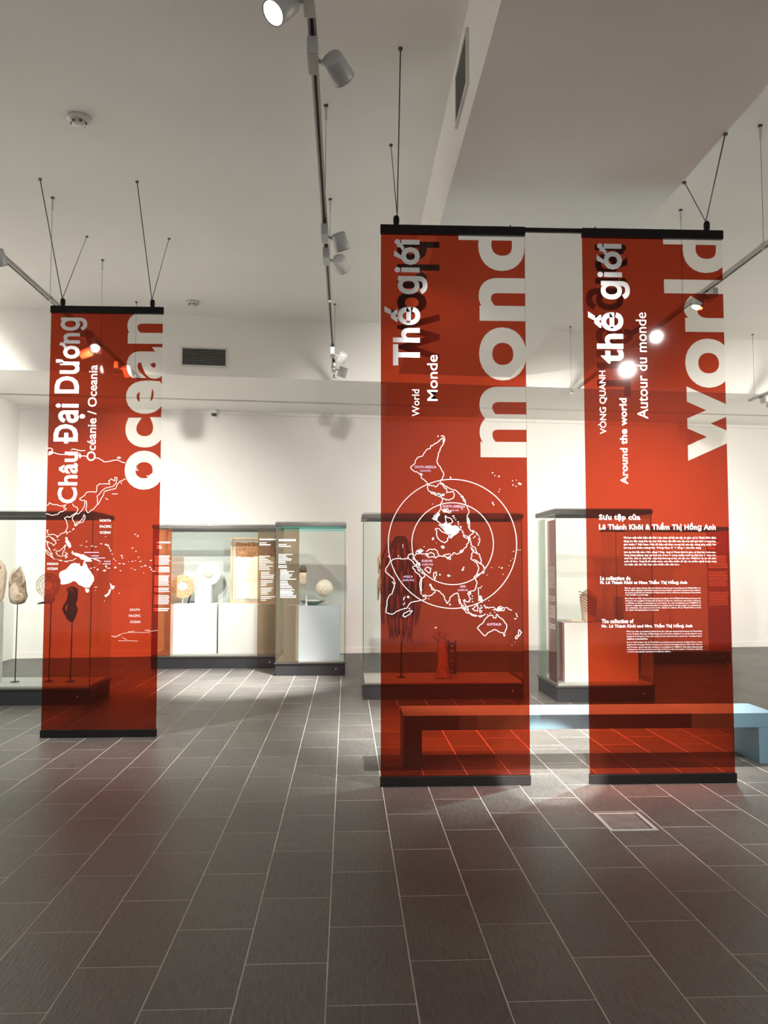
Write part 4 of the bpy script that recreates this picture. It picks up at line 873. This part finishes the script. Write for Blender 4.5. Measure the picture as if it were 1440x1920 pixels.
# ------------------------------------------------------------------ ceiling fittings
def vent(label, org, ux, length, height, n, nrm):
    """slatted grille; org = lower corner, ux = unit vector along it, nrm = outward normal"""
    t = thing('air_vent', label, 'air vent', org, 'air vents')
    u, nv, up = Vector(ux), Vector(nrm), Vector((0, 0, 1)); o0 = Vector(org)
    def blk(name, a0, a1, z0, z1, d0, d1, mat, par):
        m = MB(); vs = [o0 + u * a + nv * d + up * z for z in (z0, z1) for a, d in ((a0, d0), (a1, d0), (a1, d1), (a0, d1))]
        m.add(vs, [(3, 2, 1, 0), (4, 5, 6, 7), (0, 1, 5, 4), (1, 2, 6, 5), (2, 3, 7, 6), (3, 0, 4, 7)]); return m.build(name, mat, par)
    b = .022
    blk('back_plate', 0, length, 0, height, .001, .004, 'dark_slot', t)
    for a in ((-b, length + b, -b, 0), (-b, length + b, height, height + b), (-b, 0, 0, height), (length, length + b, 0, height)): blk('frame_bar', *a, .001, .016, 'white_plastic', t)
    for k in range(n):
        z = height * (k + .5) / n; blk('slat', 0, length, z - height / n * .17, z + height / n * .17, .004, .014, 'vent_grey', t)
ux = Vector((1, SK, 0)).normalized(); nv = Vector((SK, -1, 0)).normalized()
vx0, vx1 = PY(345.5, 672, 11.05)[0], PY(426, 672, 11.12)[0]
vz0, vz1 = PY(385, 687, 11.0)[1], PY(385, 656, 11.0)[1]
vent('dark slatted air vent on the cross bulkhead above the back wall', (vx0, yface(vx0), vz0), ux, (vx1 - vx0) / ux.x, vz1 - vz0, 9, nv)
vy = []
for (px, py) in ((878, 126), (859, 266)):
    d = ray(px, py); vy.append((SX0 / d[0]) * d[1])
vent('narrow dark air vent on the side of the long ceiling bulkhead', (SX0, max(vy), ZS + .22), Vector((0, -1, 0)), abs(vy[0] - vy[1]), .30, 10, Vector((-1, 0, 0)))
def detector(label, px, py):
    x, y = PZ(px, py, ZC - .03)
    t = thing('smoke_detector', label, 'smoke detector', (x, y, ZC), 'ceiling smoke detectors')
    MB().lathe([(.085, 0), (.085, -.018), (.07, -.028)], (x, y, ZC), 26, caps=True).build('base', 'white_plastic', t, True)
    MB().lathe([(.05, -.028), (.048, -.055), (.035, -.062)], (x, y, ZC), 22, caps=True).build('sensor_cap', 'white_plastic', t, True)
    for k in range(6):
        a = k * math.pi / 3; MB().box(x + .049 * math.cos(a) - .009, x + .049 * math.cos(a) + .009, y + .049 * math.sin(a) - .006, y + .049 * math.sin(a) + .006, ZC - .05, ZC - .036).build('sensor_slot', 'lamp_dark', t)
detector('white smoke detector on the ceiling nearest the camera', 148, 228); detector('white smoke detector far back near the cross bulkhead', 361, 570)
x = PY(405, 797, 13.6)[0]; y = ywall(x) - .14
t = thing('security_camera', 'small dark dome camera fixed under the back bulkhead edge', 'security camera', (x, y, ZB))
MB().lathe([(.06, 0), (.06, -.05), (.052, -.06)], (x, y, ZB), 22, caps=True).build('housing', 'white_plastic', t, True)
MB().lathe([(.045, -.058), (.043, -.08), (.03, -.098), (.004, -.105)], (x, y, ZB), 20).build('dome', 'lamp_dark', t, True)

# lighting tracks with wires
ZT = 3.78
def track(label, X, y0, y1, hangers):
    t = thing('lighting_track', label, 'lighting track', (X, (y0 + y1) / 2, ZT), 'hung lighting tracks')
    MB().box(X - .018, X - .007, y0, y1, ZT - .016, ZT + .018).box(X + .007, X + .018, y0, y1, ZT - .016, ZT + .018).box(X - .007, X + .007, y0, y1, ZT, ZT + .018).build('rail', 'rail_metal', t)
    bx(X - .007, X + .007, y0, y1, ZT - .010, ZT - .001).build('rail_slot', 'dark_slot', t)
    for yy in (y0, y1): bx(X - .019, X + .019, yy - .006, yy + .006, ZT - .018, ZT + .02, .002).build('end_cap', 'rail_metal', t)
    for yy in hangers:
        zc = ZS if SX0 < X < SX1 else (ZB if yy > yface(X) else ZC)
        MB().lathe([(.016, 0), (.016, -.012), (.006, -.014)], (X, yy, zc), 12, caps=True).build('ceiling_fixing', 'lamp_dark', t)
        MB().lathe([(.009, -.012), (.009, -.10), (.012, -.11)], (X, yy, zc), 10, caps=True).build('wire_gripper', 'white_plastic', t, True)
        MB().tube([(X, yy, ZT + .016), (X, yy, zc - .10)], .0017, 6).build('wire', 'cable_steel', t)
        bx(X - .02, X + .02, yy - .025, yy + .025, ZT - .018, ZT + .022, .002).build('wire_clip', 'rail_metal', t)
XC, XLT, XRT, XFR = -0.155, -2.62, 3.06, 5.75
track('centre lighting track running away overhead', XC, -2.0, 9.9, [PZ(610, 197, ZC)[1], PZ(619, 373, ZC)[1], PZ(627, 570, ZC)[1], 1.6])
track('lighting track at the far side beyond the Australia banner', XLT, 0.5, 10.6, [PZ(84, 370, ZC)[1], PZ(181, 487, ZC)[1], PZ(249, 566, ZC)[1]])
track('lighting track crossing behind the text film', XRT, -1.0, 10.9, [PZ(1435, 235, ZC)[1], PZ(1278, 393, ZC)[1], PZ(1075, 612, ZC)[1]])
track('lighting track ending at the picture edge beyond the text film', XFR, 6.0, PY(1404, 746, 11.6)[1] * 0 + 11.65, [11.5, 8.5])

# spotlights on the tracks; every lit one carries its own lamp
spot_n = [0]
sp_mesh = {}
def spot(label, X, Y, target, watts, cone=38, blend=.6, col=(1.0, .955, .89), side=1, dark=False, soft=False, flip=1):
    """track spotlight: adapter box under the rail, bracket, round head aimed at target"""
    t = thing('track_spotlight', label, 'spotlight', (X, Y, ZT), 'track spotlights')
    bx(X - .021, X + .021, Y - .03, Y + .03, ZT - .04, ZT - .014, .003).build('track_adapter', 'lamp_dark', t)
    bx(X - .024, X + .024, Y - .085 * flip - .085, Y - .085 * flip + .085, ZT - .115, ZT - .036, .006).build('gear_box', 'lamp_grey', t)
    hc = Vector((X + side * .105, Y - .085 * flip, ZT - .125))
    MB().tube([(X + side * .02, Y - .085 * flip, ZT - .095), (X + side * .05, Y - .085 * flip, ZT - .11), hc], .009, 8).build('bracket', 'lamp_grey', t, True)
    d = (Vector(target) - hc).normalized()
    rot = d.to_track_quat('-Z', 'Y').to_matrix().to_4x4()
    M = Matrix.Translation(hc) @ rot
    hd = MB().loft([(.055, .030, .030, 0, 0), (.052, .046, .046, 0, 0), (.044, .051, .051, 0, 0), (-.058, .053, .053, 0, 0), (-.062, .050, .050, 0, 0), (-.055, .046, .046, 0, 0)], 28, M, False)
    hd.loft([(.055, .030, .030, 0, 0), (.0552, .001, .001, 0, 0)], 28, M, False)
    ho = hd.build('head', 'lamp_grey', t, True)
    MB().loft([(-.050, .046, .046, 0, 0), (-.0505, .001, .001, 0, 0)], 24, M, False).build('lens', 'lamp_dark' if dark else ('lamp_glow_soft' if soft else 'lamp_glow'), ho)
    MB().loft([(-.0625, .053, .053, 0, 0), (-.0625, .046, .046, 0, 0), (-.056, .046, .046, 0, 0), (-.056, .053, .053, 0, 0)], 28, M, False).build('bezel', 'lamp_grey', ho, True)
    if watts:
        L = bpy.data.lights.new('lamp', 'SPOT'); L.energy = watts * 1.5; L.spot_size = R(cone); L.spot_blend = blend; L.color = col; L.shadow_soft_size = .035
        o = bpy.data.objects.new('lamp', L); COL.objects.link(o)
        o.matrix_world = Matrix.Translation(hc + d * .075) @ rot
    return t
# centre track, near to far
spot('lit spotlight at the top of the picture with its bright lens showing', XC, 3.13, (-2.6, 1.6, 0.6), 260, 50, side=-1, flip=-1)
spot('grey spotlight second along the centre track, turned away', XC, 3.70, (3.8, 9.6, 0.9), 230, 44, .9)
spot('third spotlight along the centre track, tilted onto its neighbour', XC, 5.72, (1.3, 7.7, 0.0), 700, 56, 1.0)
spot('fourth spotlight along the centre track, just behind a tilted one', XC, 6.15, (2.0, 13.6, 1.6), 220, 66, 1.0)
spot('dull spotlight near the far end of the centre track', XC, 8.95, (-2.0, 12.1, 0.5), 150, 60, 1.0)
spot('pale spotlight at the very end of the centre track', XC, 9.65, (-1.35, 10.4, 0.0), 1300, 44, 1.0)
spot('spotlight on the centre track above the camera aimed through the banner gap', XC, -1.2, (1.40, 5.85, 0.0), 3400, 5.6, .25, side=1)
# left track
spot('spotlight on the track beside the Australia banner', XLT, 6.13, (-2.35, 7.23, 1.7), 190, 95, 1.0, side=1)
spot('added spotlight brightening the back wall, on the track above the mask case', XLT, 8.3, (-3.4, 13.0, 1.5), 330, 70, 1.0)  # added lamp; its wash on the back wall lifts the ceiling by bounce
spot('spotlight above the wide back case on the mask-side track', XLT, 9.7, (-2.1, 12.3, 0.6), 150, 62, 1.0)
# right track
spot('spotlight facing the text film from the camera side', XRT, 3.44, (2.0, 5.57, 1.25), 250, 74, 1.0, side=-1)
spot('spotlight above the camera facing both red films', XRT, 2.0, (1.5, 5.57, 1.7), 300, 50, 1.0, side=1)
spot('spotlight behind the text film above the bench', XRT, 6.9, (1.7, 6.7, 0.0), 850, 58, 1.0, side=-1)
spot('added spotlight evening out the back wall, far along the track behind the text film', XRT, 8.2, (3.2, 14.0, 1.5), 190, 70, 1.0, side=-1)  # added wide wash that evens out the back wall
spot('spotlight at the picture edge on the outermost track', XFR, 11.3, (5.2, 14.1, 1.6), 70, 90, 1.0, side=1)
spot('added unseen spotlight brightening the back wall, on the outermost track', XFR, 7.6, (5.8, 14.2, 1.5), 180, 70, 1.0, side=-1)  # added lamp out of view, washing the right of the back wall
# added washers on the outer tracks; wall bounce brightens the ceiling
spot('added spotlight washing the side wall beyond the mask case', XLT, 5.0, (-8.0, 8.6, 2.0), 420, 100, 1.0, side=-1)
spot('second added spotlight washing the side wall beyond the mask case', XLT, 8.9, (-8.0, 10.4, 2.0), 460, 100, 1.0, side=-1)
spot('added spotlight washing the side wall beyond the bench', XFR, 7.2, (9.5, 8.6, 2.0), 340, 110, 1.0, side=1)
spot('second added spotlight washing the side wall beyond the bench', XFR, 9.6, (9.5, 10.6, 2.0), 400, 110, 1.0, side=1)
